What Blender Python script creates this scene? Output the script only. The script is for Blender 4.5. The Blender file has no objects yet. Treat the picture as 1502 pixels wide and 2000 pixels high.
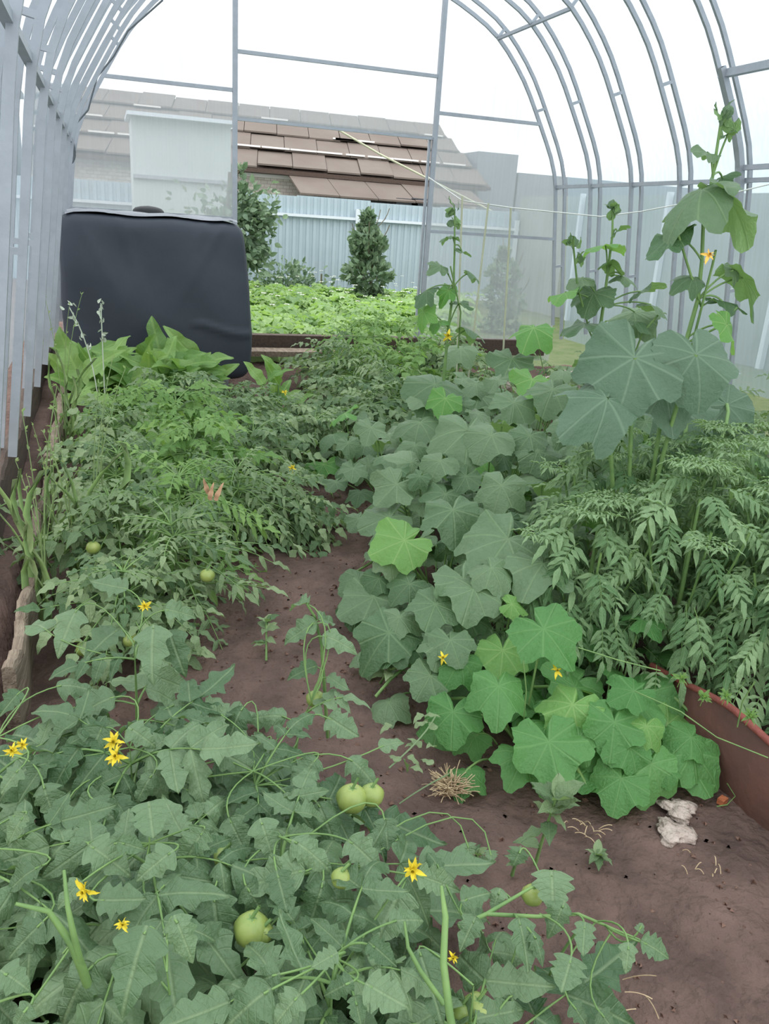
import bpy, math, random
import numpy as np
from math import sin, cos, pi, radians, sqrt, atan2

# ------------------------------------------------------------------ camera, sky, exposure
SC = bpy.context.scene
COL = SC.collection
YAW, PITCH, ROLL, FPX = 0.332482, 0.337046, 0.066349, 1613.1
CAM = np.array([0.0, 0.0, 1.2])
def cam_axes():
    f = np.array([sin(YAW)*cos(PITCH), cos(YAW)*cos(PITCH), -sin(PITCH)])
    r = np.array([cos(YAW), -sin(YAW), 0.0]); u = np.cross(r, f)
    return r*cos(ROLL)+u*sin(ROLL), -r*sin(ROLL)+u*cos(ROLL), f
CR, CU, CF = cam_axes()
cd = bpy.data.cameras.new('camera'); cam = bpy.data.objects.new('camera', cd); COL.objects.link(cam)
from mathutils import Matrix, Vector
import mathutils.noise as mnoise
cam.matrix_world = Matrix(((CR[0], CU[0], -CF[0], CAM[0]), (CR[1], CU[1], -CF[1], CAM[1]), (CR[2], CU[2], -CF[2], CAM[2]), (0, 0, 0, 1)))
cd.sensor_fit = 'VERTICAL'; cd.sensor_height = 36.0; cd.sensor_width = 27.0
cd.lens = FPX/2000*36; cd.clip_start = 0.02; cd.clip_end = 300
SC.camera = cam
W = bpy.data.worlds.new('overcast_sky'); SC.world = W; W.use_nodes = True
nt = W.node_tree; nt.nodes.clear()
wo = nt.nodes.new('ShaderNodeOutputWorld'); bg = nt.nodes.new('ShaderNodeBackground')
tc = nt.nodes.new('ShaderNodeTexCoord'); sx = nt.nodes.new('ShaderNodeSeparateXYZ'); mr = nt.nodes.new('ShaderNodeMapRange'); cr = nt.nodes.new('ShaderNodeValToRGB')
nt.links.new(tc.outputs['Generated'], sx.inputs[0])
nt.links.new(sx.outputs['Z'], mr.inputs[0]); mr.inputs[1].default_value = -0.05; mr.inputs[2].default_value = 1.0
nt.links.new(mr.outputs[0], cr.inputs[0])
cr.color_ramp.elements[0].color = (0.80, 0.84, 0.86, 1); cr.color_ramp.elements[1].color = (0.97, 0.985, 1.0, 1)
e = cr.color_ramp.elements.new(0.1); e.color = (0.97, 0.985, 1.0, 1)
m1 = nt.nodes.new('ShaderNodeMapRange'); nt.links.new(sx.outputs['X'], m1.inputs[0]); m1.inputs[1].default_value = .45; m1.inputs[2].default_value = .85
m2 = nt.nodes.new('ShaderNodeMapRange'); nt.links.new(sx.outputs['Z'], m2.inputs[0]); m2.inputs[1].default_value = .35; m2.inputs[2].default_value = .02
mm = nt.nodes.new('ShaderNodeMath'); mm.operation = 'MULTIPLY'; nt.links.new(m1.outputs[0], mm.inputs[0]); nt.links.new(m2.outputs[0], mm.inputs[1])
mc = nt.nodes.new('ShaderNodeMix'); mc.data_type = 'RGBA'; nt.links.new(mm.outputs[0], mc.inputs[0]); nt.links.new(cr.outputs[0], mc.inputs[6]); mc.inputs[7].default_value = (.50, .72, .82, 1)
nt.links.new(mc.outputs[2], bg.inputs[0]); sm = nt.nodes.new('ShaderNodeMapRange'); nt.links.new(sx.outputs['Z'], sm.inputs[0]); sm.inputs[1].default_value = .12; sm.inputs[2].default_value = 1.0; sm.inputs[3].default_value = 1.65; sm.inputs[4].default_value = 3.4
nt.links.new(sm.outputs[0], bg.inputs[1])
nt.links.new(bg.outputs[0], wo.inputs[0])
SC.view_settings.view_transform = 'Standard'; SC.view_settings.look = 'None'
SC.view_settings.exposure = 0.24; SC.view_settings.gamma = 1.0; SC.view_settings.use_curve_mapping = False
SC.cycles.max_bounces = 8; SC.cycles.transparent_max_bounces = 16; SC.cycles.transmission_bounces = 6

# ------------------------------------------------------------------ helpers
def ray(x, y):
    d = CF + (x-751)/FPX*CR + (1000-y)/FPX*CU
    return d/np.linalg.norm(d)
def at(x, y, Y=None, z=None, X=None):            # the place seen at a photo pixel, at a known depth or height
    d = ray(x, y)
    t = Y/d[1] if Y is not None else (z-CAM[2])/d[2] if z is not None else X/d[0]
    return CAM+d*t
def nrm(v):
    v = np.asarray(v, float); return v/(np.linalg.norm(v)+1e-9)

def newmat(name):
    m = bpy.data.materials.new(name); m.use_nodes = True; m.node_tree.nodes.clear()
    return m, m.node_tree
class N:
    def __init__(s, nt): s.nt = nt
    def __call__(s, typ, ins=(), **kw):
        n = s.nt.nodes.new('ShaderNode'+typ)
        for k, v in kw.items(): setattr(n, k, v)
        for i, v in (ins.items() if isinstance(ins, dict) else enumerate(ins)):
            if v is None: continue
            if isinstance(v, bpy.types.NodeSocket): s.nt.links.new(v, n.inputs[i])
            else: n.inputs[i].default_value = v
        return n
    def math(s, op, a, b=0.0, c=0.0): return s('Math', [a, b, c], operation=op).outputs[0]
    def mix(s, f, a, b):
        n = s('Mix', data_type='RGBA')
        for i, v in ((0, f), (6, a), (7, b)):
            if isinstance(v, bpy.types.NodeSocket): s.nt.links.new(v, n.inputs[i])
            else: n.inputs[i].default_value = v
        return n.outputs[2]
def rgb(r, g, b):                                 # sRGB 0-255 -> linear
    f = lambda c: (c/255/12.92 if c <= 10 else ((c/255+.055)/1.055)**2.4)
    return (f(r), f(g), f(b), 1)

def simple(name, col, rough=0.6, metal=0.0, noise=0.0, nscale=8, bump=0.0, bscale=60, spec=0.4, stretch=None, col2=None):
    m, t = newmat(name); n = N(t)
    c = n('TexCoord').outputs['Object']
    if stretch: c = n('Mapping', {0: c, 3: stretch}).outputs[0]
    p = n('BsdfPrincipled', {'Roughness': rough, 'Metallic': metal, 'Specular IOR Level': spec})
    tx = n('TexNoise', {0: c, 'Scale': nscale, 'Detail': 5.0, 'Roughness': 0.6})
    c2 = col2 or tuple(x*(1-noise) for x in col[:3])+(1,)
    f = n('MapRange', [tx.outputs[0], .3, .7, 0.0, 1.0]).outputs[0]
    t.links.new(n.mix(f, col, c2), p.inputs['Base Color'])
    if bump:
        tb = n('TexNoise', {0: c, 'Scale': bscale, 'Detail': 6.0})
        b = n('Bump', {'Strength': bump, 'Distance': 0.02, 'Height': tb.outputs[0]})
        t.links.new(b.outputs[0], p.inputs['Normal'])
    o = n('OutputMaterial'); t.links.new(p.outputs[0], o.inputs[0])
    return m

def leafmat(name, ca, cb, vein, kind, trans=0.3, gloss=0.45, under=None, veinamt=0.5):
    """leaf blade: two tones picked per leaf, paler veins, light passing through"""
    m, t = newmat(name); n = N(t)
    a = n('Attribute', attribute_name='lc').outputs['Vector']
    s = n('SeparateXYZ', [a])
    x, y, r = s.outputs[0], s.outputs[1], s.outputs[2]
    pos = n('NewGeometry')
    ns = n('TexNoise', {0: a, 'Scale': 9.0, 'Detail': 3.0}).outputs[0]
    rr = n.math('ADD', n.math('MULTIPLY', r, .8), n.math('MULTIPLY', ns, .2))
    base = n.mix(rr, ca, cb)
    ax = n.math('ABSOLUTE', x)
    if kind == 'palm':
        ang = n.math('ARCTAN2', x, y)
        d = n.math('ABSOLUTE', n.math('SUBTRACT', n.math('WRAP', n.math('ADD', ang, radians(20)), radians(40), 0.0), radians(20)))
        rad = n.math('SQRT', n.math('ADD', n.math('MULTIPLY', x, x), n.math('MULTIPLY', y, y)))
        dist = n.math('MULTIPLY', d, rad)
        v = n('MapRange', [dist, .003, .028, 1.0, 0.0]).outputs[0]
        sec = n('TexVoronoi', {0: a, 'Scale': 9.0}, feature='DISTANCE_TO_EDGE').outputs[0]
        v2 = n('MapRange', [sec, 0.0, .05, .18, 0.0]).outputs[0]
    else:
        v = n('MapRange', [ax, .008, .03, 1.0, 0.0]).outputs[0]
        sv = n.math('PINGPONG', n.math('SUBTRACT', y, n.math('MULTIPLY', ax, .8)), 0.07)
        v2 = n('MapRange', [sv, 0.0, .014, .45, 0.0]).outputs[0]
    vv = n.math('MAXIMUM', v, v2)
    colv = n.mix(n.math('MULTIPLY', vv, veinamt), base, vein)
    und = n.mix(pos.outputs['Backfacing'], colv, n.mix(.55, base, under or rgb(150, 185, 120)))
    bn = n('TexNoise', {0: a, 'Scale': 14.0, 'Detail': 3.0}).outputs[0]
    h = n.math('SUBTRACT', bn, n.math('MULTIPLY', vv, .6))
    bp = n('Bump', {'Strength': .45, 'Distance': 0.010, 'Height': h})
    pb = n('BsdfPrincipled', {'Base Color': und, 'Roughness': gloss, 'Specular IOR Level': .38, 'Normal': bp.outputs[0]})
    tcol = n('HueSaturation', {'Hue': .48, 'Saturation': 1.25, 'Value': 1.5, 'Fac': 1.0, 'Color': und})
    tr = n('BsdfTranslucent', {0: tcol.outputs[0]})
    mx = n('MixShader', [trans, pb.outputs[0], tr.outputs[0]])
    o = n('OutputMaterial', [mx.outputs[0]])
    return m

# ---- mesh builder: quads gathered in numpy, one mesh object at the end
class Acc:
    def __init__(s): s.V = []; s.F = []; s.A = []; s.MI = []; s.n = 0
    def add(s, V, F, A=None, mi=0):
        V = np.asarray(V, float); F = np.asarray(F, int)
        s.V.append(V); s.F.append(F+s.n); s.n += len(V)
        s.A.append(A if A is not None else np.zeros((len(V), 3))); s.MI.append(np.full(len(F), mi))
    def tube(s, P, R, n=5, mi=0, rnd=.5, cap=False):
        P = np.asarray(P, float); m = len(P)
        R = np.broadcast_to(np.asarray(R, float), (m,))
        T = np.gradient(P, axis=0); T /= np.linalg.norm(T, axis=1)[:, None]+1e-9
        ref = np.array([0.0, 0, 1]) if abs(T[:, 2]).mean() < .8 else np.array([1.0, 0, 0])
        A = np.cross(T, ref); A /= np.linalg.norm(A, axis=1)[:, None]+1e-9; B = np.cross(T, A)
        a = np.arange(n)*2*pi/n
        V = P[:, None]+R[:, None, None]*(A[:, None]*np.cos(a)[None, :, None]+B[:, None]*np.sin(a)[None, :, None])
        i = np.arange(m-1)[:, None]*n; j = np.arange(n)[None]; k = (j+1) % n
        F = np.stack([i+j, i+k, i+n+k, i+n+j], -1).reshape(-1, 4)
        s.add(V.reshape(-1, 3), F, np.tile([0, 0, rnd], (m*n, 1)), mi)
        if cap:
            for e in (0, m-1):
                c = V[e]; q = np.concatenate([c, np.repeat(P[e][None], n, 0)])
                Fc = np.array([[t, (t+1) % n, n+(t+1) % n, n+t] for t in range(n)])
                s.add(q, Fc, np.tile([0, 0, rnd], (2*n, 1)), mi)
    def box(s, c, d, ax=None, mi=0):
        c = np.asarray(c, float); d = np.asarray(d, float)/2
        q = np.array([[x, y, z] for z in (-1, 1) for y in (-1, 1) for x in (-1, 1)])*d
        if ax is not None: q = q@np.asarray(ax)
        s.add(q+c, [[0, 2, 3, 1], [4, 5, 7, 6], [0, 1, 5, 4], [2, 6, 7, 3], [0, 4, 6, 2], [1, 3, 7, 5]], None, mi)
    def bar(s, a, b, w, h=None, mi=0):            # square tube between two points
        a = np.asarray(a, float); b = np.asarray(b, float); h = h or w
        t = nrm(b-a); ref = np.array([0, 0, 1.0]) if abs(t[2]) < .9 else np.array([0, 1.0, 0])
        u = nrm(np.cross(t, ref)); v = np.cross(u, t)
        s.box((a+b)/2, (w, np.linalg.norm(b-a), h), np.array([u, t, v]), mi)
    def build(s, name, mats, parent=None, smooth=True, **props):
        me = bpy.data.meshes.new(name)
        if s.V:
            V = np.concatenate(s.V); F = np.concatenate(s.F); A = np.concatenate(s.A); MI = np.concatenate(s.MI)
            me.vertices.add(len(V)); me.vertices.foreach_set('co', V.ravel())
            me.loops.add(F.size); me.loops.foreach_set('vertex_index', F.ravel().astype(np.int32))
            me.polygons.add(len(F)); me.polygons.foreach_set('loop_start', (np.arange(len(F))*4).astype(np.int32))
            me.polygons.foreach_set('material_index', MI.astype(np.int32))
            me.polygons.foreach_set('use_smooth', np.full(len(F), smooth))
            me.update(calc_edges=True)
            at_ = me.attributes.new('lc', 'FLOAT_VECTOR', 'POINT'); at_.data.foreach_set('vector', A.astype(np.float32).ravel())
            me.validate()
        for m in (mats if isinstance(mats, (list, tuple)) else [mats]): me.materials.append(m)
        o = bpy.data.objects.new(name, me); COL.objects.link(o)
        if parent is not None:
            o.parent = parent; o.matrix_parent_inverse = Matrix.Translation(parent.location).inverted()
        for k, v in props.items(): o[k] = v
        return o
def thing(name, label, cat, loc=(0, 0, 0), group=None):
    o = bpy.data.objects.new(name, None); COL.objects.link(o); o.empty_display_size = .1
    o.location = [float(v) for v in loc]; o['label'] = label; o['category'] = cat
    if group: o['group'] = group
    return o
def tag(o, label, cat, group=None):
    o['label'] = label; o['category'] = cat
    if group: o['group'] = group
    return o

rs = np.random.RandomState(7)
def U(a, b): return a+(b-a)*rs.rand()

# ---- leaf templates (x across, y to the tip, z up) --------------------------------
def grid_leaf(w, nv, xs=(-1, -.5, 0, .5, 1), fold=.25, droop=.25, curl=0.0, seed=0, wav=.055):
    r = np.random.RandomState(seed); v = np.linspace(0, 1, nv)
    ww = w(v); V = []; A = []
    ph = r.rand()*6
    for i, t in enumerate(v):
        for xx in xs:
            x = xx*ww[i]
            z = fold*abs(x)-droop*t*t+wav*sin(ph+t*14)*abs(xx)-curl*abs(x)**2*4
            V.append((x, t-.12*abs(x), z)); A.append((x, t, 0))
    k = len(xs)
    F = [(i*k+j, i*k+j+1, (i+1)*k+j+1, (i+1)*k+j) for i in range(nv-1) for j in range(k-1)]
    return np.array(V), np.array(F), np.array(A)
def w_tomato(depth, n, wide):
    def f(v):
        b = wide*np.sin(np.pi*np.clip(v, 0, 1)**.75)**.8*(1-.35*v)
        q = np.mod(v*n+.15, 1); saw = np.where(q < .35, 1-q/.35, (q-.35)/.65)   # lobes that point toward the tip
        return b*(1-depth*(1-saw)*(v < .93)*(.6+.4*np.sin(v*9+n)))+.004
    return f
TOM = [grid_leaf(w_tomato(.5, 3.2+.35*i, .34), 26, fold=f, droop=d, curl=c, seed=i) for i, (f, d, c) in enumerate([(.4, .35, .5), (.2, .6, .8), (.6, .25, .2), (-.15, .7, .6), (.5, -.1, .4), (.8, .5, .1)])]
TOML = [grid_leaf(w_tomato(.4, 3.0, .36), 10, xs=(-1, 0, 1), fold=f, droop=d, seed=i) for i, (f, d) in enumerate([(.3, .3), (.1, .55), (.5, .1)])]
LANCE = [grid_leaf(lambda v: .165*np.sin(np.pi*v**.8)**.9*(1+.1*np.sin(v*40))+.004, 8, xs=(-1, 0, 1), fold=f, droop=d, seed=i) for i, (f, d) in enumerate([(.5, .25), (.3, .5), (.6, .05)])]
OVAL = [grid_leaf(lambda v: .3*np.sin(np.pi*v**.8)**.8+.004, 6, xs=(-1, 0, 1), fold=f, droop=d, seed=i) for i, (f, d) in enumerate([(.5, .2), (.2, .4), (.4, -.1)])]
LONG = [grid_leaf(lambda v: .17*np.sin(np.pi*v**.6)**.7*(1+.12*np.sin(v*17))+.008, 16, fold=f, droop=d, seed=i, wav=.05) for i, (f, d) in enumerate([(.5, .35), (.4, .15), (.3, .6)])]
BLADE = [grid_leaf(lambda v: .009*(1-v)**.6+.001, 10, xs=(-1, 0, 1), fold=.6, droop=d, seed=1) for d in (.1, .35, .7)]
def palm_leaf(seed, droop, lobes, nseg=48, rings=(.06, .3, .55, .8, 1.0)):
    r = np.random.RandomState(seed); V = []; A = []
    C = [(0, 1.0), (62, .86), (125, .74)]
    ph = r.rand(4)*6
    for t in rings:
        for k in range(nseg):
            a = -pi+2*pi*(k+.0)/nseg; d = abs(math.degrees(a))
            rr = 0.64
            for c, h in C:
                q = abs(d-c)
                rr = max(rr, h*(1-lobes*(min(q, 40)/32.)**1.0*.27))
            notch = max(0, 1-(180-d)/24.); rr = rr*(1-.78*notch**.8)
            rr *= 1+.022*((k % 2)*2-1)*(t > .95)
            x = -sin(a)*rr*t; y = cos(a)*rr*t
            ra = rr*t
            vein = -.05*abs(sin(math.radians(d*4.5)))*t          # quilted between the main veins
            z = -droop*ra*ra+.10*sin(2*a+ph[2])*t*t+.08*sin(3*a+ph[0])*t*t+.05*sin(5*a+ph[1])*t**3+.03*sin(9*a+ph[3])*t**4+vein*1.4+.05*(1-t)*0
            z += .10*abs(x)*(1 if seed % 2 else -.2)
            V.append((x, y, z)); A.append((-x, y, 0))
    F = [(i*nseg+j, (i+1)*nseg+j, (i+1)*nseg+(j+1) % nseg, i*nseg+(j+1) % nseg) for i in range(len(rings)-1) for j in range(nseg)]
    F2 = []
    n0 = len(V); V.append((0, 0, 0)); A.append((0, 0, 0))
    for j in range(0, nseg, 2): F2.append((n0, j, (j+1) % nseg, (j+2) % nseg))
    return np.array(V), np.array(F+F2), np.array(A)
PALM = [palm_leaf(s, d, l) for s, d, l in [(0, .18, 1.0), (1, .3, .9), (2, .42, 1.2), (3, .12, 1.0), (4, .35, .8), (5, .5, 1.1), (6, .05, 1.2), (7, .6, 1.0), (8, .3, 1.2), (9, .2, .9)]]

def put(acc, T, O, d, n, L, wx=1.0, rnd=None, mi=0, bend=None):
    """place a leaf template: junction O, tip direction d, facing n"""
    d = nrm(d); x = np.cross(d, n); x = nrm(x); n = np.cross(x, d)
    V, F, A = T
    Q = V*np.array([L*wx, L, L])
    M = np.stack([x, d, n])
    P = Q@M+O
    A = A.copy(); A[:, 2] = rs.rand() if rnd is None else rnd
    acc.add(P, F, A, mi)
def curve3(a, b, c, n=7):                          # quadratic bezier
    t = np.linspace(0, 1, n)[:, None]
    return (1-t)**2*np.asarray(a)+2*t*(1-t)*np.asarray(b)+t*t*np.asarray(c)
UP = np.array([0, 0, 1.0])
def compound(lf, st, base, d, L, TT, pairs=3, leaflet=.42, droop=.35, n=UP, rnd=None, stem_r=.0022, wx=1.0, jit=.25, rside=1.0):
    """pinnate leaf: rachis with paired leaflets and one at the end"""
    d = nrm(d); t = np.linspace(0, 1, 7)
    P = base+d[None]*(L*t)[:, None]-UP[None]*(droop*L*t**2)[:, None]
    if st is not None: st.tube(P, stem_r*(1-.6*t), 4)
    rn = rs.rand() if rnd is None else rnd
    side = nrm(np.cross(d, n))
    for k in range(pairs):
        tt = .28+.6*k/max(1, pairs-1) if pairs > 1 else .5
        tt = min(tt, .86)
        p = base+d*L*tt-UP*droop*L*tt*tt
        fw = nrm(d-UP*2*droop*tt)
        sz = leaflet*L*(.75+.25*sin(pi*(.3+.5*tt)))*U(.8, 1.15)
        for s in (-1, 1):
            dd = nrm(side*s*rside+fw*(.45+.25*tt)-UP*U(.05, .5)*.8+rs.randn(3)*.12)
            nn = nrm(n*1.0-UP*0+side*s*U(-.1, .35)+rs.randn(3)*jit)
            put(lf, TT[rs.randint(len(TT))], p, dd, nn, sz, wx, np.clip(rn+U(-.15, .15), 0, 1))
    p = P[-1]; fw = nrm(P[-1]-P[-2])
    put(lf, TT[rs.randint(len(TT))], p, nrm(fw+rs.randn(3)*.1), nrm(n+rs.randn(3)*jit*.6), leaflet*L*1.2, wx, rn)

# ------------------------------------------------------------------ materials
M = {}
M['tube'] = simple('galvanised_steel', rgb(168, 173, 180), .45, .35, noise=.15, nscale=14, bump=.05)
M['soil'] = simple('brown_garden_soil', rgb(116, 95, 87), .95, noise=.4, nscale=6, bump=1.0, bscale=38, spec=.15, col2=rgb(80, 65, 60))
M['crumb'] = simple('soil_crumbs', rgb(128, 100, 88), .95, noise=.4, nscale=9, spec=.1)
M['outgrass'] = simple('garden_ground', rgb(104, 110, 82), .95, noise=.4, nscale=5, bump=.8, bscale=30, spec=.1, col2=rgb(80, 98, 62))
M['wood'] = simple('weathered_grey_wood', rgb(150, 136, 118), .85, noise=.4, nscale=7, bump=.5, bscale=30, stretch=(8, 1, 8), col2=rgb(98, 82, 70))
M['darkwood'] = simple('dark_damp_wood', rgb(92, 76, 66), .85, noise=.4, nscale=7, bump=.5, stretch=(8, 1, 8), col2=rgb(66, 54, 48))
M['plastic'] = simple('black_plastic_cover', rgb(58, 63, 73), .6, noise=.15, nscale=5, bump=.25, bscale=5, spec=.4)
M['blackcap'] = simple('black_lid_plastic', rgb(30, 31, 34), .5)
M['rust'] = simple('rusty_brown_sheet', rgb(98, 64, 53), .75, noise=.35, nscale=6, bump=.25, bscale=30, col2=rgb(74, 52, 45))
M['rustedge'] = simple('red_painted_rust', rgb(140, 76, 66), .7, noise=.3, nscale=14, bump=.3)
M['paper'] = simple('crumpled_dry_rag', rgb(206, 190, 178), .9, noise=.35, nscale=30, bump=1.0, bscale=60, col2=rgb(150, 130, 118))
M['stone'] = simple('pale_stone', rgb(196, 182, 172), .85, noise=.3, nscale=12, bump=.5)
M['brick'] = simple('orange_brick_chip', rgb(190, 112, 74), .85, noise=.3, nscale=30, bump=.5)
M['tom'] = simple('green_tomato_skin', rgb(158, 168, 92), .35, noise=.3, nscale=22, spec=.5, col2=rgb(122, 144, 72))
M['flower'] = simple('yellow_petals', rgb(222, 200, 52), .6, noise=.12, nscale=30)
M['flowero'] = simple('orange_yellow_petals', rgb(244, 196, 90), .6, noise=.12, nscale=30)
M['white'] = simple('white_petals', rgb(232, 232, 222), .6)
M['stem'] = simple('green_stems', rgb(122, 152, 88), .6, noise=.3, nscale=20, col2=rgb(98, 130, 76))
M['woody'] = simple('brown_stems', rgb(104, 98, 78), .7, noise=.3, nscale=20)
M['dry'] = simple('dry_straw', rgb(206, 186, 150), .85, noise=.35, nscale=30, col2=rgb(160, 134, 106))
M['cord'] = simple('white_string', rgb(218, 220, 214), .8)
M['cable'] = simple('grey_cable', rgb(100, 106, 110), .6)
M['bamboo'] = simple('pale_stick', rgb(186, 188, 160), .7, noise=.2)
M['tomleaf'] = leafmat('tomato_leaf', rgb(54, 86, 52), rgb(122, 146, 108), rgb(146, 166, 124), 'pin', .13, .42, veinamt=.35)
M['midleaf'] = leafmat('tomato_leaf_grey_green', rgb(70, 102, 64), rgb(148, 166, 122), rgb(156, 178, 138), 'pin', .2, .5, veinamt=.2)
M['cucleaf'] = leafmat('cucumber_leaf', rgb(64, 98, 60), rgb(126, 148, 112), rgb(146, 170, 124), 'palm', .2, .45, veinamt=.3)
M['cucbright'] = leafmat('young_cucumber_leaf', rgb(88, 142, 72), rgb(128, 170, 94), rgb(164, 194, 124), 'palm', .35, .5, veinamt=.45)
M['cucgreen'] = leafmat('fresh_cucumber_leaf', rgb(72, 122, 62), rgb(98, 146, 82), rgb(132, 170, 108), 'palm', .25, .5, veinamt=.3)
M['mari'] = leafmat('marigold_leaf', rgb(64, 104, 58), rgb(146, 172, 126), rgb(156, 184, 138), 'pin', .2, .5, veinamt=.3)
M['bright'] = leafmat('bright_green_leaf', rgb(92, 132, 68), rgb(142, 174, 104), rgb(170, 200, 120), 'pin', .32, .5, veinamt=.3)
M['potato'] = leafmat('potato_leaf', rgb(94, 130, 74), rgb(154, 182, 120), rgb(170, 200, 120), 'pin', .35, .5, veinamt=.2)
M['tree'] = leafmat('fruit_tree_leaf', rgb(66, 92, 68), rgb(118, 142, 110), rgb(140, 160, 120), 'pin', .2, .4, veinamt=.2, under=rgb(150, 170, 140))
M['grass'] = leafmat('grass_blade', rgb(118, 146, 96), rgb(160, 176, 124), rgb(170, 190, 140), 'pin', .3, .6, veinamt=.2)

def pc_material(nm, tint):
    m, t = newmat(nm); n = N(t)
    c = n('TexCoord').outputs['Object']
    st = n('TexNoise', {0: n('Mapping', {0: c, 3: (40, 40, .6)}).outputs[0], 'Scale': 1.0, 'Detail': 2.0}).outputs[0]
    bl = n('TexNoise', {0: c, 'Scale': 1.3, 'Detail': 3.0}).outputs[0]
    f = n.math('ADD', n('MapRange', [st, .3, .7, -.05, .05]).outputs[0], n('MapRange', [bl, .3, .7, .50, .62]).outputs[0])
    tr = n('BsdfTransparent', {0: (.97, .985, .99, 1)})
    tl = n('BsdfTranslucent', {0: tint})
    gl = n('BsdfGlossy', {0: (.9, .95, 1, 1), 'Roughness': .35})
    a = n('MixShader', [f, tr.outputs[0], tl.outputs[0]])
    b = n('MixShader', [.05, a.outputs[0], gl.outputs[0]])
    n('OutputMaterial', [b.outputs[0]])
    return m
M['pc'] = pc_material('hazy_polycarbonate', (.34, .37, .39, 1))
M['pcs'] = pc_material('hazy_polycarbonate_blue_tint', (.29, .36, .40, 1))

# ------------------------------------------------------------------ ground
XC = 1.714
GY = 6.6                                            # the gable
SP = 0.5528
def hmap(x, y):
    return (.012*np.sin(x*7.1+y*3.3)*np.cos(y*5.7-x*2)+.007*np.sin(x*19+1)*np.sin(y*23+x*5)+.004*np.sin(x*51+y*13)*np.sin(y*47)
            +.003*np.sin(x*90+y*71)*np.sin(y*97-x*40))
def soil_grid(name, x0, x1, y0, y1, step, zf, mat, **props):
    xs = np.arange(x0, x1+step*.5, step); ys = np.arange(y0, y1+step*.5, step)
    X, Y = np.meshgrid(xs, ys); Z = zf(X, Y)
    V = np.stack([X, Y, Z], -1).reshape(-1, 3); nx = len(xs)
    i = np.arange(len(ys)-1)[:, None]*nx; j = np.arange(nx-1)[None]
    F = np.stack([i+j, i+j+1, i+nx+j+1, i+nx+j], -1).reshape(-1, 4)
    a = Acc(); a.add(V, F); return a.build(name, mat, **props)
soil_grid('floor', -.28, 3.9, .1, 6.7, .02, lambda x, y: hmap(x, y)+.10*np.exp(-((y-6.4)/.25)**2), M['soil'], kind='structure')
soil_grid('trim_1', -6.02, -.24, -.5, 14, .06, lambda x, y: np.where(x > -.27, -.02, .13)+hmap(x, y)*.6, M['soil'], kind='structure')
soil_grid('trim_2', -.28, 16, 6.7, 22, .1, lambda x, y: .0+hmap(x, y)*.8, M['outgrass'], kind='structure')
soil_grid('trim_3', 3.9, 16, -1, 6.7, .1, lambda x, y: .0+hmap(x, y)*.8, M['outgrass'], kind='structure')

# ------------------------------------------------------------------ greenhouse shell
ZW = np.array([0, .5, 1.17, 1.56, 1.75, 2.02, 2.31, 2.52, 2.64, 2.79, 2.90, 2.96, 2.98])
WW = np.array([2.07, 2.01, 1.925, 1.885, 1.826, 1.67, 1.50, 1.31, 1.17, .86, .55, .25, 0.0])
def profile(off=0.0, n=46, z0=.32):
    # right half from z0 to the apex, then mirrored
    k = np.arange(len(ZW)); kk = np.linspace(0, len(ZW)-1, 200)
    # smooth by repeated averaging
    w = np.interp(kk, k, WW); z = np.interp(kk, k, ZW)
    for _ in range(60):
        w[1:-1] = (w[:-2]+2*w[1:-1]+w[2:])/4; z[1:-1] = (z[:-2]+2*z[1:-1]+z[2:])/4
    R = np.stack([w, z], 1); Lh = R[::-1][1:].copy(); Lh[:, 0] *= -1
    P = np.concatenate([R, Lh])
    t = np.gradient(P, axis=0); t /= np.linalg.norm(t, axis=1)[:, None]; nn = np.stack([t[:, 1], -t[:, 0]], 1)
    P = P+nn*off
    if z0 is not None: P = P[P[:, 1] >= z0]
    s = np.concatenate([[0], np.cumsum(np.linalg.norm(np.diff(P, axis=0), axis=1))])
    q = np.linspace(0, s[-1], n)
    return np.stack([np.interp(q, s, P[:, 0])+XC, np.interp(q, s, P[:, 1])], 1)
def sweep(acc, P, Y, w=.019, h=.026):              # square tube along an XZ path at depth Y
    P = np.asarray(P); t = np.gradient(P, axis=0); t /= np.linalg.norm(t, axis=1)[:, None]; nn = np.stack([t[:, 1], -t[:, 0]], 1)
    m = len(P); V = []
    for sn, sy in ((1, 1), (-1, 1), (-1, -1), (1, -1)):
        q = P+nn*h/2*sn; V.append(np.stack([q[:, 0], np.full(m, Y+sy*w/2), q[:, 1]], 1))
    V = np.concatenate(V); i = np.arange(m-1)
    F = np.concatenate([np.stack([i+a*m, i+1+a*m, i+1+b*m, i+b*m], -1) for a, b in ((0, 1), (1, 2), (2, 3), (3, 0))])
    acc.add(V, F)
arch_names = ['in the far gable wall', 'second from the far gable', 'third from the far gable', 'fourth from the far gable', 'fifth from the far gable', 'sixth from the far gable', 'seventh from the far gable', 'eighth from the far gable', 'ninth from the far gable', 'nearest the left edge of the photo']
NA = 10
for k in range(NA):
    Y = GY-SP*k
    a = thing('greenhouse_arch', 'grey double-tube steel arch of the greenhouse, '+arch_names[k], 'greenhouse arch', (XC-2.05, Y, .3), 'steel arches of the greenhouse')
    ib = Acc(); sweep(ib, profile(0, 60, .42), Y); ib.build('inner_tube', M['tube'], a, smooth=False)
    ob = Acc(); sweep(ob, profile(.085, 60, .3), Y); ob.build('outer_tube', M['tube'], a, smooth=False)
    Pi = profile(0, 60, .42); Po = profile(.085, 200, .3)
    for j in range(4, 58, 5):
        p = Pi[j]; q = Po[np.argmin(((Po-p)**2).sum(1))]
        sp = Acc(); sp.bar((p[0], Y, p[1]), (q[0], Y, q[1]), .02); sp.build('spacer', M['tube'], a, smooth=False)
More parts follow.
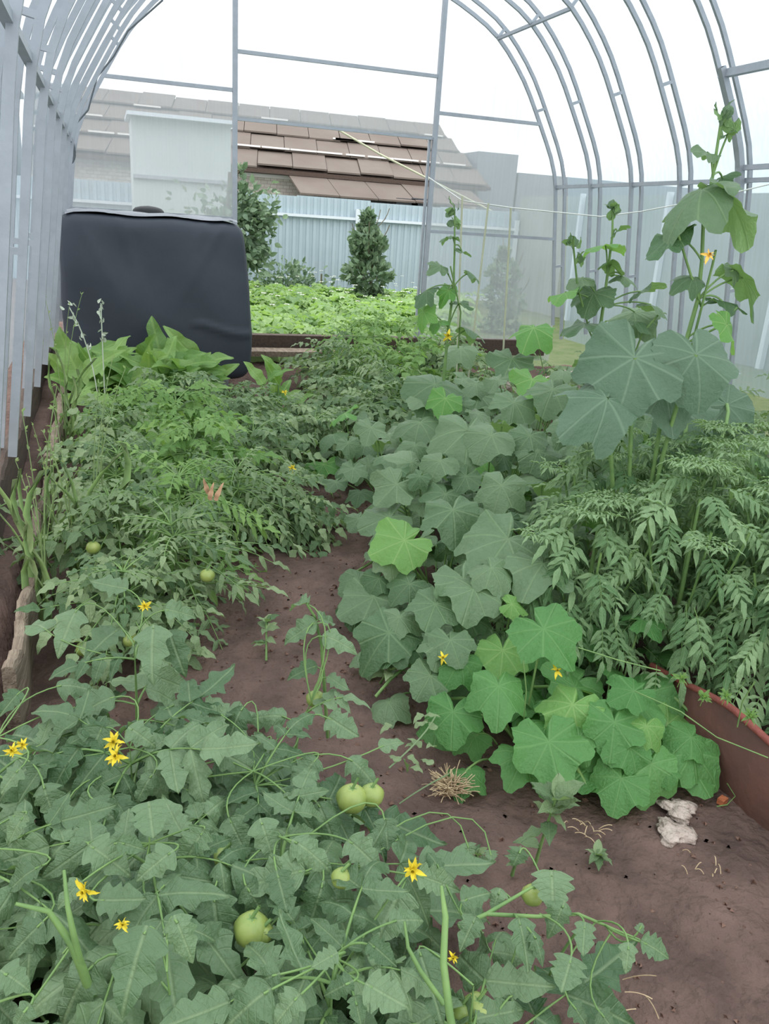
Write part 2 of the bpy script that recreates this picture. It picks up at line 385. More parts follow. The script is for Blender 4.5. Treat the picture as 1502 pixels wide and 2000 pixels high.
# purlins running from arch to arch
for side, nm in ((1, 'right'), (-1, 'left')):
    b = Acc(); b.bar((XC+side*1.89, .9, 1.563), (XC+side*1.89, GY, 1.563), .025)
    tag(b.build('purlin', M['tube'], smooth=False), 'long grey horizontal steel purlin crossing the arches at chest height on the %s wall' % nm, 'purlin', 'purlins of the greenhouse')
q0 = profile(0, 60, .42)
def onarch(z, side=1, off=0.0):
    P = profile(off, 300, .3); P = P[(P[:, 0]-XC)*side > 0]; return P[np.argmin(abs(P[:, 1]-z))][0]
b = Acc(); zz = 2.58
b.bar((onarch(zz), GY-2*SP, zz), (onarch(zz), GY, zz), .022)
tag(b.build('purlin', M['tube'], smooth=False), 'short thin steel bar joining the three farthest arches high on the right', 'purlin', 'purlins of the greenhouse')
# side vent frame at the near right
v = thing('vent_frame', 'steel frame of a side vent at the right edge of the photo', 'vent frame', (onarch(1.6), 3.2, 1.6))
YV = GY-4*SP
for zz in (2.10, 1.63):
    b = Acc(); b.bar((onarch(zz), YV, zz), (onarch(zz), 1.0, zz), .04 if zz > 2 else .028); b.build('rail', M['tube'], v, smooth=False)
b = Acc(); P = profile(0, 80, .42); P = P[(P[:, 0] > XC) & (P[:, 1] > 1.3) & (P[:, 1] < 2.2)]; sweep(b, P-np.array([.02, 0]), YV-.045, .035, .035)
b.build('stile', M['tube'], v, smooth=False)

# gable frame: door posts and rails, one welded frame
g = thing('gable_frame', 'steel frame of the far gable with two tall door posts and cross rails', 'gable frame', (1.714, GY, .2))
XL, XR = .939, 2.490
for X in (XL, XR):
    b = Acc(); b.bar((X, GY, .12), (X, GY, 2.86), .034); b.build('door_post', M['tube'], g, smooth=False)
def rail(x0, x1, z, w=.024):
    b = Acc(); b.bar((x0, GY, z), (x1, GY, z), w); b.build('rail', M['tube'], g, smooth=False)
rail(onarch(2.02, -1), XL, 2.02); rail(XR, onarch(2.02), 2.02); rail(XL, XR, 2.27); rail(XL, XR, 1.835, .02)
rail(XR, onarch(1.15), 1.152); rail(onarch(1.15, -1), XL, 1.152); 
b = Acc(); b.bar((XR-.035, GY+.02, .16), (XR-.035, GY+.02, 1.835), .02); b.build('door_stop', M['tube'], g, smooth=False)

# polycarbonate skins: walls, roof, gable panes
def skin(name, part):
    P = profile(.115, 160, .30)
    zmin = .5
    if part == 'left': P = P[(P[:, 0] < XC) & (P[:, 1] > zmin) & (P[:, 1] < 1.9)]
    elif part == 'right': P = P[(P[:, 0] > XC) & (P[:, 1] > .31) & (P[:, 1] < 1.9)]
    else: P = P[P[:, 1] > 1.88]
    ys = (-1.5, GY); th = .006
    V = []; m = len(P)
    t = np.gradient(P, axis=0); t /= np.linalg.norm(t, axis=1)[:, None]; nn = np.stack([t[:, 1], -t[:, 0]], 1)
    for Yv in ys: V += [(x, Yv, z) for x, z in P]
    i = np.arange(m-1); F = np.stack([i, i+1, i+1+m, i+m], -1)
    a = Acc(); a.add(np.array(V), F); return a.build(name, M['pcs'], kind='structure')
skin('wall_left', 'left'); skin('wall_right', 'right'); skin('ceiling', 'top')
def pane(name, poly):
    # fan in the gable plane, built as strips between lower and upper bounds
    a = Acc(); V = []
    for x, z0, z1 in poly: V += [(x, GY+.022, z0), (x, GY+.022, z1)]
    F = [(2*i, 2*i+2, 2*i+3, 2*i+1) for i in range(len(poly)-1)]
    a.add(V, F); return a.build(name, M['pc'], kind='structure')
PT = profile(.10, 400, .15)
def ztop(x):
    Q = PT[np.sign(PT[:, 0]-XC) == np.sign(x-XC+1e-9)]; return Q[np.argmin(abs(Q[:, 0]-x))][1]
xl0 = PT[:, 0].min()+.02; xr0 = PT[:, 0].max()-.02
def zbot(x):                                        # where the flaring wall line starts
    return .28
pane('wall_back', [(x, .12, max(.13, ztop(x)-.01)) for x in np.linspace(xl0+.1, XL, 30)])
pane('wall_back', [(x, 1.835, ztop(x)-.01) for x in np.linspace(XL, XR, 24)])
pane('wall_back', [(x, .12, max(.13, ztop(x)-.01)) for x in np.linspace(XR, xr0-.1, 30)])
# sill
b = Acc(); b.box((1.714, 6.62, .235), (3.9, .10, .13)); b.build('trim_4', M['darkwood'], smooth=False, kind='structure')
pl = Acc(); pl.box((1.75, 6.42, .19), (2.0, .20, .04)); tag(pl.build('plank', M['wood'], smooth=False), 'pale weathered plank lying along the inside of the door sill', 'plank')

# left bed edging board and the ledge behind
def rough_board(name, label, p0, p1, h, th, mat, nseg=60, jag=.015, cat='board'):
    p0 = np.array(p0, float); p1 = np.array(p1, float); d = p1-p0; s = nrm(np.cross(d, UP))
    r = np.random.RandomState(3); V = []; t = np.linspace(0, 1, nseg)
    top = h+np.cumsum(r.randn(nseg))*.003+r.randn(nseg)*jag*.4; wob = np.sin(t*23)*.006+np.sin(t*7)*.01
    for i in range(nseg):
        c = p0+d*t[i]+s*wob[i]
        for sx_, z in ((-.5, -.05), (-.5, top[i]-.004), (-.2, top[i]), (.3, top[i]-.003), (.5, top[i]-.015), (.5, -.05)):
            V.append(c+s*th*sx_+UP*z)
    F = [(i*6+j, i*6+j+1, (i+1)*6+j+1, (i+1)*6+j) for i in range(nseg-1) for j in range(5)]
    for e in (0, (nseg-1)*6): F += [(e, e+1, e+4, e+5), (e+1, e+2, e+3, e+4)]
    a = Acc(); a.add(V, F); return tag(a.build(name, mat, smooth=False), label, cat)
rough_board('edging_board', 'weathered wooden board edging the left bed, near half', (-.255, 1.85, 0), (-.265, 3.5, 0), .165, .030, M['wood'])
rough_board('edging_board', 'weathered wooden board edging the left bed, far half toward the black tank', (-.262, 3.55, 0), (-.26, 6.0, 0), .19, .034, M['wood'])
rough_board('foundation_board', 'dark damp timber under the left wall of the greenhouse', (-.40, 2.3, .1), (-.40, 6.5, .1), .2, .05, M['darkwood'])

# rusty sheet holding the marigold bed
r_ = Acc(); n_ = 30; V = []
ys = np.linspace(.55, 1.62, n_)
for i, y in enumerate(ys):
    x = 1.33+.012*sin(y*9); zt = .185+.01*sin(y*11)-.05*max(0, (y-1.3)/.3)
    for dx, z in ((-.003, -.04), (-.003, zt), (.003, zt), (.003, -.04)): V.append((x+dx, y, z))
F = [(i*4+j, (i+1)*4+j, (i+1)*4+j+1, i*4+j+1) for i in range(n_-1) for j in range(3)]; F += [(0, 1, 2, 3), ((n_-1)*4, (n_-1)*4+3, (n_-1)*4+2, (n_-1)*4+1)]
r_.add(V, F)
st = thing('metal_sheet', 'rusty brown metal sheet standing on edge below the marigolds', 'metal sheet', (1.33, 1.1, 0))
r_.build('sheet', M['rust'], st)
l_ = Acc(); l_.tube([(1.333+.012*sin(y*9), y, .187+.01*sin(y*11)-.05*max(0, (y-1.3)/.3)) for y in ys], .009, 6); l_.build('rolled_edge', M['rustedge'], st)

# ------------------------------------------------------------------ black covered tank
T0 = np.array([.30, 5.85, .16])
tk = thing('water_tank', 'large box tank wrapped in black plastic by the far left corner', 'tank', (.30, 5.85, .02))
def cover():
    # rounded box with bulging, wrinkled sides
    n = 44; a = Acc()
    r = np.random.RandomState(5)
    hx, hy, hz = .545, .47, .49
    def wr(p):
        x, y, z = p
        q = np.array([x, y, z])
        m = max(abs(x)/hx, abs(y)/hy, abs(z)/hz)
        # round the vertical edges and the lower edge
        e = 14.0
        k = (abs(x/hx)**e+abs(y/hy)**e+abs(z/hz)**e)**(-1/e)
        q = q*k
        u = z/hz
        bul = .045*(1-u*u)*(.5-.5*u*.9)
        q[0] += bul*np.sign(x)*min(1, abs(x)/hx)*(1 if x > 0 else .2)+(.04*(1-u)/2 if x > .2 else 0)
        q[1] += (.02*(1-u*u))*np.sign(y)*min(1, abs(y)/hy)
        # folds hanging from the top corners
        nz = mnoise.noise(Vector((q[0]*3+q[2]*1.5, q[1]*3, q[2]*2.2)))*.022
        nz += .016*max(0, 1-abs(q[2]+.13+.05*q[0]-.03*sin(9*q[0]))/.03)*(q[0] > .25)          # crease low on the right
        for (cx_, sl) in ((-.45, .5), (-.2, .25), (.3, -.3), (.42, -.6)):                       # folds falling from the top edge
            w_ = abs(q[0]-cx_-sl*(hz-q[2])); nz += .010*max(0, 1-w_/.04)*max(0, (q[2]+.1)/hz)
        q[1] -= nz*(1 if y < 0 else -1)
        q[0] += .012*mnoise.noise(Vector((9.1, q[1]*4, q[2]*4)))
        q[2] += .008*sin(13*q[0])*sin(9*q[1])*(u > .9)
        return q
    ax = [(0, 1, 2), (1, 2, 0), (2, 0, 1)]
    for (i, j, k) in ax:
        for s in (-1, 1):
            g = np.linspace(-1, 1, n); V = []
            H = (hx, hy, hz)
            for b in g:
                for c in g:
                    p = [0, 0, 0]; p[i] = s*H[i]; p[j] = b*H[j]; p[k] = c*H[k]; V.append(wr(p))
            F = [(u*n+v, u*n+v+1, (u+1)*n+v+1, (u+1)*n+v) if s < 0 else (u*n+v, (u+1)*n+v, (u+1)*n+v+1, u*n+v+1) for u in range(n-1) for v in range(n-1)]
            a.add(np.array(V)+np.array([.29, 5.85, .65]), F)
    return a
cover().build('plastic_cover', M['plastic'], tk)
# added sagging sheet: light falling on the wrapping's top, put into its paler colour
M['greyish'] = simple('skylit_plastic_top', rgb(150, 152, 158), .5, noise=.3, nscale=6, bump=.3, bscale=10, col2=rgb(120, 122, 128))
tp = Acc(); n = 24; V = []
for i in range(n):
    for j in range(n):
        x = -.5+1.0*i/(n-1); y = -.43+.86*j/(n-1)
        V.append((x+.29, y+5.85, 1.158+.006*sin(x*15)*sin(y*11)-.012*(abs(x) > .47)-.012*(abs(y) > .4)))
tp.add(V, [(i*n+j, (i+1)*n+j, (i+1)*n+j+1, i*n+j+1) for i in range(n-1) for j in range(n-1)])
tp.build('skylit_top_sheet', M['greyish'], tk)
lid = Acc(); ang = np.linspace(0, 2*pi, 29)[:-1]
c0 = at(290, 412, Y=6.05)
rr = [(.10, 0), (.10, .03), (.085, .045), (.05, .055), (.002, .06)]
V = [(c0[0]+r*cos(t), c0[1]+r*sin(t), 1.143+z) for r, z in rr for t in ang]
lid.add(V, [(i*28+j, i*28+(j+1) % 28, (i+1)*28+(j+1) % 28, (i+1)*28+j) for i in range(4) for j in range(28)])
lid.build('lid', M['blackcap'], tk, label='black round lid')
M['conc'] = simple('grey_concrete_block', rgb(112, 112, 110), .9, noise=.3, nscale=12, bump=.5)
for x, y in ((.0, 5.5), (.62, 5.5), (.0, 6.2), (.62, 6.2)):
    b = Acc(); b.box((x, y, .075), (.22, .24, .19)); o = b.build('concrete_block', M['conc'], smooth=False)
    tag(o, 'grey concrete block under the %s %s corner of the black tank' % ('front' if y < 6 else 'back', 'right' if x > .3 else 'left'), 'block', 'blocks under the black tank')

# hanging grey cable with coil by the far left corner
cb = Acc()
pts = [at(x, y, Y=6.2) for x, y in ((318, 0), (290, 25), (250, 60), (222, 110), (190, 150), (180, 185), (172, 215), (150, 240), (138, 262))]
cb.tube(np.array(pts), .006, 6)
c = at(131, 293, Y=6.15)
tt = np.linspace(0, 5*pi, 60)
cb.tube(np.stack([c[0]+.045*np.cos(tt)*(1+.1*np.sin(tt*.7)), c[1]+.004*tt, c[2]+.085*np.sin(tt)], 1), .005, 5)
cb.tube(np.array([at(x, y, Y=6.15) for x, y in ((126, 322), (133, 345), (135, 370), (127, 395), (121, 412))]), .006, 6)
tag(cb.build('cable', M['cable']), 'thin grey cable hanging in a coil beside the far left arches', 'cable')

# ------------------------------------------------------------------ outside, beyond the door
M['fence'] = simple('blue_grey_corrugated_metal', rgb(168, 184, 192), .5, .1, noise=.08, nscale=2)
YF = 13.0
fe = thing('metal_fence', 'pale blue-grey corrugated metal fence across the garden', 'fence', (5, YF, 0))
def corr(x0, x1, z0, z1, Y, name, par, mat, per=.105, amp=.018):
    xs = []; x = x0
    prof = [(0, 0), (.42, 0), (.5, 1), (.92, 1), (1.0, 0)]
    while x < x1-1e-6:
        for u, v in prof[:-1]: xs.append((x+u*per, Y-amp*v))
        x += per
    xs.append((x, Y)); V = []
    for a, b_ in xs: V += [(a, b_, z0), (a, b_, z1)]
    F = [(2*i, 2*i+2, 2*i+3, 2*i+1) for i in range(len(xs)-1)]
    a = Acc(); a.add(V, F); return a.build(name, mat, par, smooth=False)
k = 0
for x0 in np.arange(-3.0, 13.2, 1.155):
    corr(x0, x0+1.155, .06+.01*(k % 2), 1.47+.012*((k*7) % 3), YF+.003*(k % 2), 'corrugated_sheet', fe, M['fence']); k += 1
M['fencerail'] = simple('pale_fence_rail', rgb(206, 214, 220), .5)
b = Acc(); b.box((5, YF-.05, 1.215), (16, .04, .04)); b.build('fence_rail', M['fencerail'], fe, smooth=False)
b = Acc(); b.box((5, YF-.05, .10), (16, .04, .06)); b.build('fence_rail', M['fencerail'], fe, smooth=False)
for px in (445, 698, 1010):
    p = at(px, 430, Y=YF-.06); b = Acc(); b.box((p[0], YF-.07, .68), (.06, .05, 1.36)); b.build('fence_post', M['fencerail'], fe, smooth=False)
# side fence seen dimly through the right wall
fs = thing('side_fence', 'grey-green metal fence dimly seen through the right wall of the greenhouse', 'fence', (6.5, 4, 0))
M['sidef'] = simple('grey_green_sheet', rgb(148, 154, 150), .7, noise=.2, nscale=1.5, col2=rgb(126, 136, 126))
b = Acc(); b.box((6.5, 5.5, .85), (.05, 15, 1.75)); b.build('sheet_run', M['sidef'], fs, smooth=False)
for y in range(-1, 13, 2):
    b = Acc(); b.box((6.44, y, .85), (.06, .06, 1.8)); b.build('fence_post', M['fencerail'], fs, smooth=False)

# brick shed with a rusty sheet roof
sh = thing('brick_shed', 'long whitewashed brick shed with brown sheet roof behind the metal fence', 'shed', (4, 18, 0))
def brickmat():
    m, t = newmat('whitewashed_brick'); n = N(t)
    c = n('TexCoord').outputs['Object']; mp = n('Mapping', {0: c, 2: (radians(90), 0, 0)}).outputs[0]
    br = n('TexBrick', {0: mp, 1: rgb(196, 190, 182), 2: rgb(176, 168, 160), 3: rgb(150, 142, 136), 'Scale': 4.2, 'Mortar Size': .02})
    p = n('BsdfPrincipled', {'Base Color': br.outputs[0], 'Roughness': .9}); n('OutputMaterial', [p.outputs[0]]); return m
M['brickw'] = brickmat()
b = Acc(); b.box((3.0, 18.6, 1.0), (8.3, 4.6, 2.0)); b.build('wall', M['brickw'], sh, smooth=False)
M['roof'] = simple('brown_weathered_roof', rgb(104, 95, 87), .85, noise=.3, nscale=1.2, bump=.3, col2=rgb(92, 81, 74))
M['light'] = simple('pale_mortar_strip', rgb(226, 222, 216), .8)
def slope_row(x0, x1, ya, za, yb, zb, nx, par, name, skew=0.0, seed=0):
    r = np.random.RandomState(seed); w = (x1-x0)/nx
    for i in range(nx):
        a = Acc(); xa = x0+i*w; 
        j = r.randn(4)*.010
        c = np.array([(xa+.006, ya, za+j[0]), (xa+w-.006, ya, za+j[0]), (xa+w-.006+skew, yb, zb+j[1]), (xa+.006+skew, yb, zb+j[1])])
        V = np.concatenate([c, c+np.array([0, 0, .03])])
        a.add(V, [(0, 3, 2, 1), (4, 5, 6, 7), (0, 1, 5, 4), (1, 2, 6, 5), (2, 3, 7, 6), (3, 0, 4, 7)])
        a.build(name, M['roof'], par, smooth=False)
ye, ze, yr, zr = 16.0, 1.97, 19.2, 3.30
rows = 4
ul = Acc(); ul.add([(-1.2, ye+.02, ze-.06), (7.3, ye+.02, ze-.06), (7.3, yr, zr-.06), (-1.2, yr, zr-.06), (-1.2, ye+.02, ze), (7.3, ye+.02, ze), (7.3, yr, zr), (-1.2, yr, zr)], [(0, 3, 2, 1), (4, 5, 6, 7), (0, 1, 5, 4), (1, 2, 6, 5), (2, 3, 7, 6), (3, 0, 4, 7)])
ul.build('roof_boards', M['darkwood'], sh, smooth=False)
for rr_ in range(rows):
    f0, f1 = rr_/rows, (rr_+1)/rows
    ya, za = ye+(yr-ye)*f0, ze+(zr-ze)*f0+.035*rr_*.3; yb, zb = ye+(yr-ye)*f1+.05, ze+(zr-ze)*f1+.01*rr_
    slope_row(-1.2, 7.2, ya, za+.03, yb, zb, 13, sh, 'roof_sheet', .15, rr_)
# pale light strips between rows
rx = np.random.RandomState(11)
for f, n_s in ((.27, 16), (.52, 9), (.02, 0), (.76, 6)):
    for i in range(n_s):
        x = -1+8*rx.rand() if f != .27 else -1+.52*i
        a = Acc(); y = ye+(yr-ye)*f-.06; z = ze+(zr-ze)*f+.055
        a.box((x, y, z), (.35+.2*rx.rand(), .05, .03)); a.build('pale_gap_strip', M['light'], sh, smooth=False)
ev = Acc(); ev.box((3.0, 16.03, 1.93), (8.4, .08, .07)); ev.build('eave_board', M['darkwood'], sh, smooth=False)
wv = Acc(); p = at(480, 338, Y=16.2); wv.box((2.2, 16.27, 1.86), (2.4, .05, .06)); wv.build('white_trim_board', M['light'], sh, smooth=False)
slope_row(3.30, 6.9, 15.2, 1.56, 16.1, 1.90, 5, sh, 'lean_to_roof_sheet', -.05, 9)
b = Acc(); b.box((5.2, 15.7, .75), (3.2, .8, 1.5)); b.build('lean_to_wall', M['brickw'], sh, smooth=False)
M['win'] = simple('dark_window', rgb(60, 64, 70), .2)
for px in (795, 825):
    p = at(px, 396, Y=15.28); b = Acc(); b.box((p[0], 15.29, p[2]), (.42, .03, .14)); b.build('small_window', M['win'], sh, smooth=False)
pw = Acc(); pw.tube([at(655, 250, Y=15.1), at(740, 300, Y=15.0), at(838, 350, Y=14.9), (lambda a_, d_: a_-d_*a_[2]/d_[2])(at(838, 350, Y=14.9), at(838, 350, Y=14.9)-at(740, 300, Y=15.0))], .018, 6); tag(pw.build('pole', M['bamboo']), 'thin pale pole leaning across the brown shed roof', 'pole')
# gray house further right, stepped outline
hs = thing('grey_house', 'grey building with stepped outline dimly visible through the right gable pane', 'building', (8, 18, 0))
M['house'] = simple('grey_render', rgb(132, 138, 144), .9, noise=.15, nscale=1)
xa = at(800, 290, Y=17)[0]; xb = at(986, 300, Y=17)[0]; xc = at(1120, 340, Y=17)[0]
zt = at(985, 300, Y=17)[2]; zt2 = at(1000, 336, Y=17)[2]
xb_ = 8.42
b = Acc(); b.box((7.85, 18.6, zt/2), (.9, 3.2, zt)); b.build('tall_block', M['house'], hs, smooth=False)
b = Acc(); b.box((12.1, 18.6, zt2/2), (7.5, 3.2, zt2)); b.build('low_block', M['house'], hs, smooth=False)
# pale sheet-metal shed seen through the left gable pane
ps = thing('pale_shed', 'pale metal shed dimly visible through the left gable pane', 'shed', (1, 10.5, 0))
M['pale'] = simple('pale_sheet_wall', rgb(190, 198, 196), .6, noise=.1, nscale=1)
pa = at(256, 225, Y=10.8); pb = at(452, 240, Y=10.8)
b = Acc(); b.box(((pa[0]+pb[0])/2, 11.25, pa[2]/2), (pb[0]-pa[0], .8, pa[2])); b.build('wall', M['pale'], ps, smooth=False)
b = Acc(); b.box(((pa[0]+pb[0])/2, 11.2, pa[2]+.02), (pb[0]-pa[0]+.1, 1.0, .04)); b.build('roof', M['fencerail'], ps, smooth=False)
b = Acc(); b.box(((pa[0]+pb[0])/2, 10.82, at(350, 350, Y=10.8)[2]), (pb[0]-pa[0], .04, .04)); b.build('rail', M['tube'], ps, smooth=False)
hl = thing('dark_outbuilding', 'dark grey outbuilding dimly visible behind the left arches', 'building', (-2, 17, 0))
zl = at(200, 172, Y=16)[2]
b = Acc(); b.box((-4.5, 17.5, zl/2), (6.1, 3, zl)); b.build('wall', M['house'], hl, smooth=False)
b = Acc(); b.box((-4.5, 17.5, zl+.05), (6.3, 3.2, .1)); b.build('roof', M['roof'], hl, smooth=False)

# ---- trees and garden plants outside
def leafy_cloud(acc, pts, sizes, TT, cen=None, up=.5):
    for p, s in zip(pts, sizes):
        o = nrm(p-cen)+rs.randn(3)*.6 if cen is not None else rs.randn(3)
        put(acc, TT[rs.randint(len(TT))], p, nrm(o+np.array([0, 0, -.1])), nrm(UP*up+rs.randn(3)*.6+np.array([0, -.4, 0])), s)
def column_tree(label, px, py_top, py_base, Y, halfw, nleaf, size, group=None):
    b0 = at(px, py_base, Y=Y); b1 = at(px, py_top, Y=Y); h = b1[2]
    t = thing('young_fruit_tree', label, 'tree', (b0[0], Y, 0), group)
    f = Acc(); s = Acc()
    s.tube([(b0[0], Y, 0), (b0[0]+.03, Y, h*.5), (b1[0], Y, h*.97)], [.03, .02, .006], 6)
    for _ in range(16):
        z = U(.1, .9)*h; a = U(0, 2*pi); r = halfw*U(.4, .9); s.tube(curve3((b0[0]+(b1[0]-b0[0])*z/h, Y, z), (b0[0]+r*.7*cos(a), Y+r*.7*sin(a), z+.05), (b0[0]+r*cos(a), Y+r*sin(a), z+.3)), .006, 4)
    P = []
    for _ in range(nleaf):
        z = U(.02, 1)**.9; w = halfw*(min(1, (1-z)*2.2+.15))*(.75+.25*sin(z*19)); a = U(0, 2*pi); r = w*sqrt(U(.1, 1))
        P.append((b0[0]+(b1[0]-b0[0])*z+r*cos(a), Y+r*sin(a), z*h))
    P = np.array(P); leafy_cloud(f, P, rs.uniform(size*.7, size*1.2, nleaf), OVAL, np.array([b0[0], Y, h*.3]))
    f.build('foliage', M['tree'], t); s.build('trunk', M['woody'], t)
column_tree('slim young fruit tree in front of the metal fence, seen through the open door', 718, 420, 620, 11.2, .34, 1500, .10)
column_tree('slim young fruit tree blurred behind the right gable pane', 985, 488, 635, 9.4, .27, 800, .085)
t = thing('apple_tree', 'leafy tree branches reaching in from the left edge of the open doorway', 'tree', (1.2, 9.6, 0))
f = Acc(); s = Acc(); bx, by = at(440, 600, Y=9.6)[0], 9.6
s.tube([(bx, by, 0), (bx, by, .6), (bx+.05, by, 1.6)], [.05, .04, .02], 6)
P = []
for (px, py, r, cnt) in ((468, 425, .22, 220), (500, 412, .2, 200), (480, 460, .22, 180), (515, 440, .1, 60), (495, 490, .17, 160), (480, 510, .1, 60), (470, 380, .14, 60), (420, 450, .3, 200), (468, 335, .06, 20)):
    c = at(px, py, Y=9.6); s.tube(curve3((bx, by, c[2]*.6), (bx+.1, by, c[2]), c), [.012]*7, 5)
    P.append(c+rs.randn(cnt, 3)*r*.55)
P = np.concatenate(P); leafy_cloud(f, P, rs.uniform(.06, .10, len(P)), OVAL, np.array([bx, by, 1.0]))
f.build('foliage', M['tree'], t); s.build('branches', M['woody'], t)
# shrub by fence foot and thin stake
t = thing('garden_shrub', 'dark wispy shrub at the foot of the metal fence', 'shrub', (3, 12.4, 0)); f = Acc()
P = []
for (px, py, r, cnt) in ((560, 550, .35, 260), (600, 565, .3, 160), (520, 565, .3, 140), (575, 525, .15, 50)):
    c = at(px, py, Y=12.2); P.append(c+rs.randn(cnt, 3)*np.array([r, .3, r*.5])*.6)
P = np.concatenate(P); P[:, 2] = np.maximum(P[:, 2], .05); leafy_cloud(f, P, rs.uniform(.05, .10, len(P)), OVAL, np.array([P[:, 0].mean(), 12.2, 0])); f.build('foliage', M['tree'], t)
p = at(628, 535, Y=11.8); b = Acc(); b.tube([(p[0], p[1], 0), p], .012, 5); tag(b.build('garden_stake', M['woody']), 'thin dark stake standing before the metal fence', 'stake')

def potato_plant(x, y, h, r, label, idx):
    t = thing('potato_plant', label, 'plant', (x, y, 0), 'potato plants growing beyond the open door')
    f = Acc(); s = Acc()
    for k in range(13):
        a = U(0, 2*pi); d = np.array([cos(a), sin(a), U(.3, 1.2)]); b0 = np.array([x, y, U(.05, h*.5)])+np.array([cos(a), sin(a), 0])*r*U(0, .6)
        compound(f, s, b0+UP*h*.2, nrm(d), U(.8, 1.1)*r, TOML if k % 3 else OVAL, 3, .42, .5)
    f.build('foliage', M['potato'], t); s.build('stems', M['stem'], t)
    for k in range(rs.randint(0, 3)):
        b = Acc(); c = np.array([x+U(-r, r)*.6, y+U(-r, r)*.6, h*1.2+.02]); 
        for q in range(5): put(b, OVAL[0], c, (cos(q*1.257), sin(q*1.257), .3), UP, .03, 1.4, .5)
        b.build('flower', M['white'], t)
idx = 0
for row, y in enumerate(np.arange(7.25, 12.4, .52)):
    xa = at(450, 600, Y=y)[0]-.1; xb = at(845 if y > 7.3 else 845, 600, Y=y)[0]+.3
    for x in np.arange(xa, xb, .42):
        potato_plant(x+U(-.06, .06), y+U(-.06, .06), U(.28, .4), U(.26, .34), 'leafy green potato plant in the garden rows beyond the open door', idx); idx += 1

# ------------------------------------------------------------------ plants in the beds
def hit(domes, x, y, default=.25):
    d = ray(x, y); t = np.arange(.4, 7, .01); P = CAM+d[None]*t[:, None]
    H = np.full(len(t), -1.0)
    for (bx, by, h, r) in domes:
        q = ((P[:, 0]-bx)**2+(P[:, 1]-by)**2)/(r*r); H = np.maximum(H, np.where(q < 1.0, h*(1-.75*q), -1))
    ok = np.nonzero((P[:, 2] < H) & (H > 0))[0]
    if len(ok): return P[ok[0]]
    tt = (default-CAM[2])/d[2] if d[2] < 0 else 3.0
    return CAM+d*min(tt, 5)

def fruit(par, p, r, mat='tom', label=None):
    a = Acc(); m, k = 9, 14; V = []
    for i in range(m):
        th = pi*i/(m-1)
        for j in range(k):
            ph = 2*pi*j/k; rr = r*sin(th)*(1+.05*cos(5*ph)*sin(th)); V.append((p[0]+rr*cos(ph), p[1]+rr*sin(ph), p[2]+r*.88*cos(th)-(.12*r if i == 0 else 0)))
    a.add(V, [(i*k+j, (i+1)*k+j, (i+1)*k+(j+1) % k, i*k+(j+1) % k) for i in range(m-1) for j in range(k)])
    o = a.build('tomato', M[mat], par)
    c = Acc()
    for q in range(5): put(c, LANCE[1], p+UP*r*.82, (cos(q*1.257), sin(q*1.257), -.1), UP, r*.9, 1.2, .5)
    c.tube([p+UP*r*.8, p+UP*r*1.5+np.array([.01, 0, 0])], .0025, 5)
    s = c.build('calyx', M['stem'], None)
    s.parent = o
    return o
def flower(par, p, n, r, mat='flower', petals=9, name='flower'):
    a = Acc(); n = nrm(n); u = nrm(np.cross(n, (0.3, .9, .1))); v = np.cross(n, u)
    for q in range(petals):
        t = q*2*pi/petals+U(-.3, .3); put(a, OVAL[q % 3], p, nrm(u*cos(t)+v*sin(t)+n*U(-.1, .9)), n+rs.randn(3)*.4, r*U(.7, 1.15), .6, .5)
    a.tube([p, p+n*r*.5], r*.14, 6)
    a.tube([p-n*r*.1, p-n*r*1.0-UP*r*.5], r*.05, 4)
    return a.build(name, M[mat], par)

# --- foreground tomato plants
TD = [(-.22, 1.36, .32, .25), (.0, 1.33, .31, .25), (.20, 1.20, .32, .22), (-.2, 1.06, .37, .25), (.02, 1.02, .37, .25), (.22, .98, .36, .21),
      (-.16, .76, .40, .24), (.05, .76, .41, .22), (.24, .76, .38, .2), (.40, .70, .34, .2), (-.03, .50, .43, .25), (.2, .50, .42, .22), (.38, .50, .38, .2)]
TLAB = ['at the far left of the front tomato patch', 'at the back of the front tomato patch beside the bare soil', 'at the back right of the front patch, bearing the pair of green tomatoes',
        'second row of the front patch against the left edge', 'with small yellow flowers in the middle of the front patch', 'in the middle right of the front patch next to the path',
        'with an open yellow flower near the left edge of the front', 'in the middle of the front row, bearing a green tomato', 'in the front row beside the path',
        'with the lanky branches stretching over the path at the lower right', 'in the lower left corner of the photo', 'at the bottom centre of the photo', 'at the bottom, right of centre, with a thick pale stem']
tom_pl = []
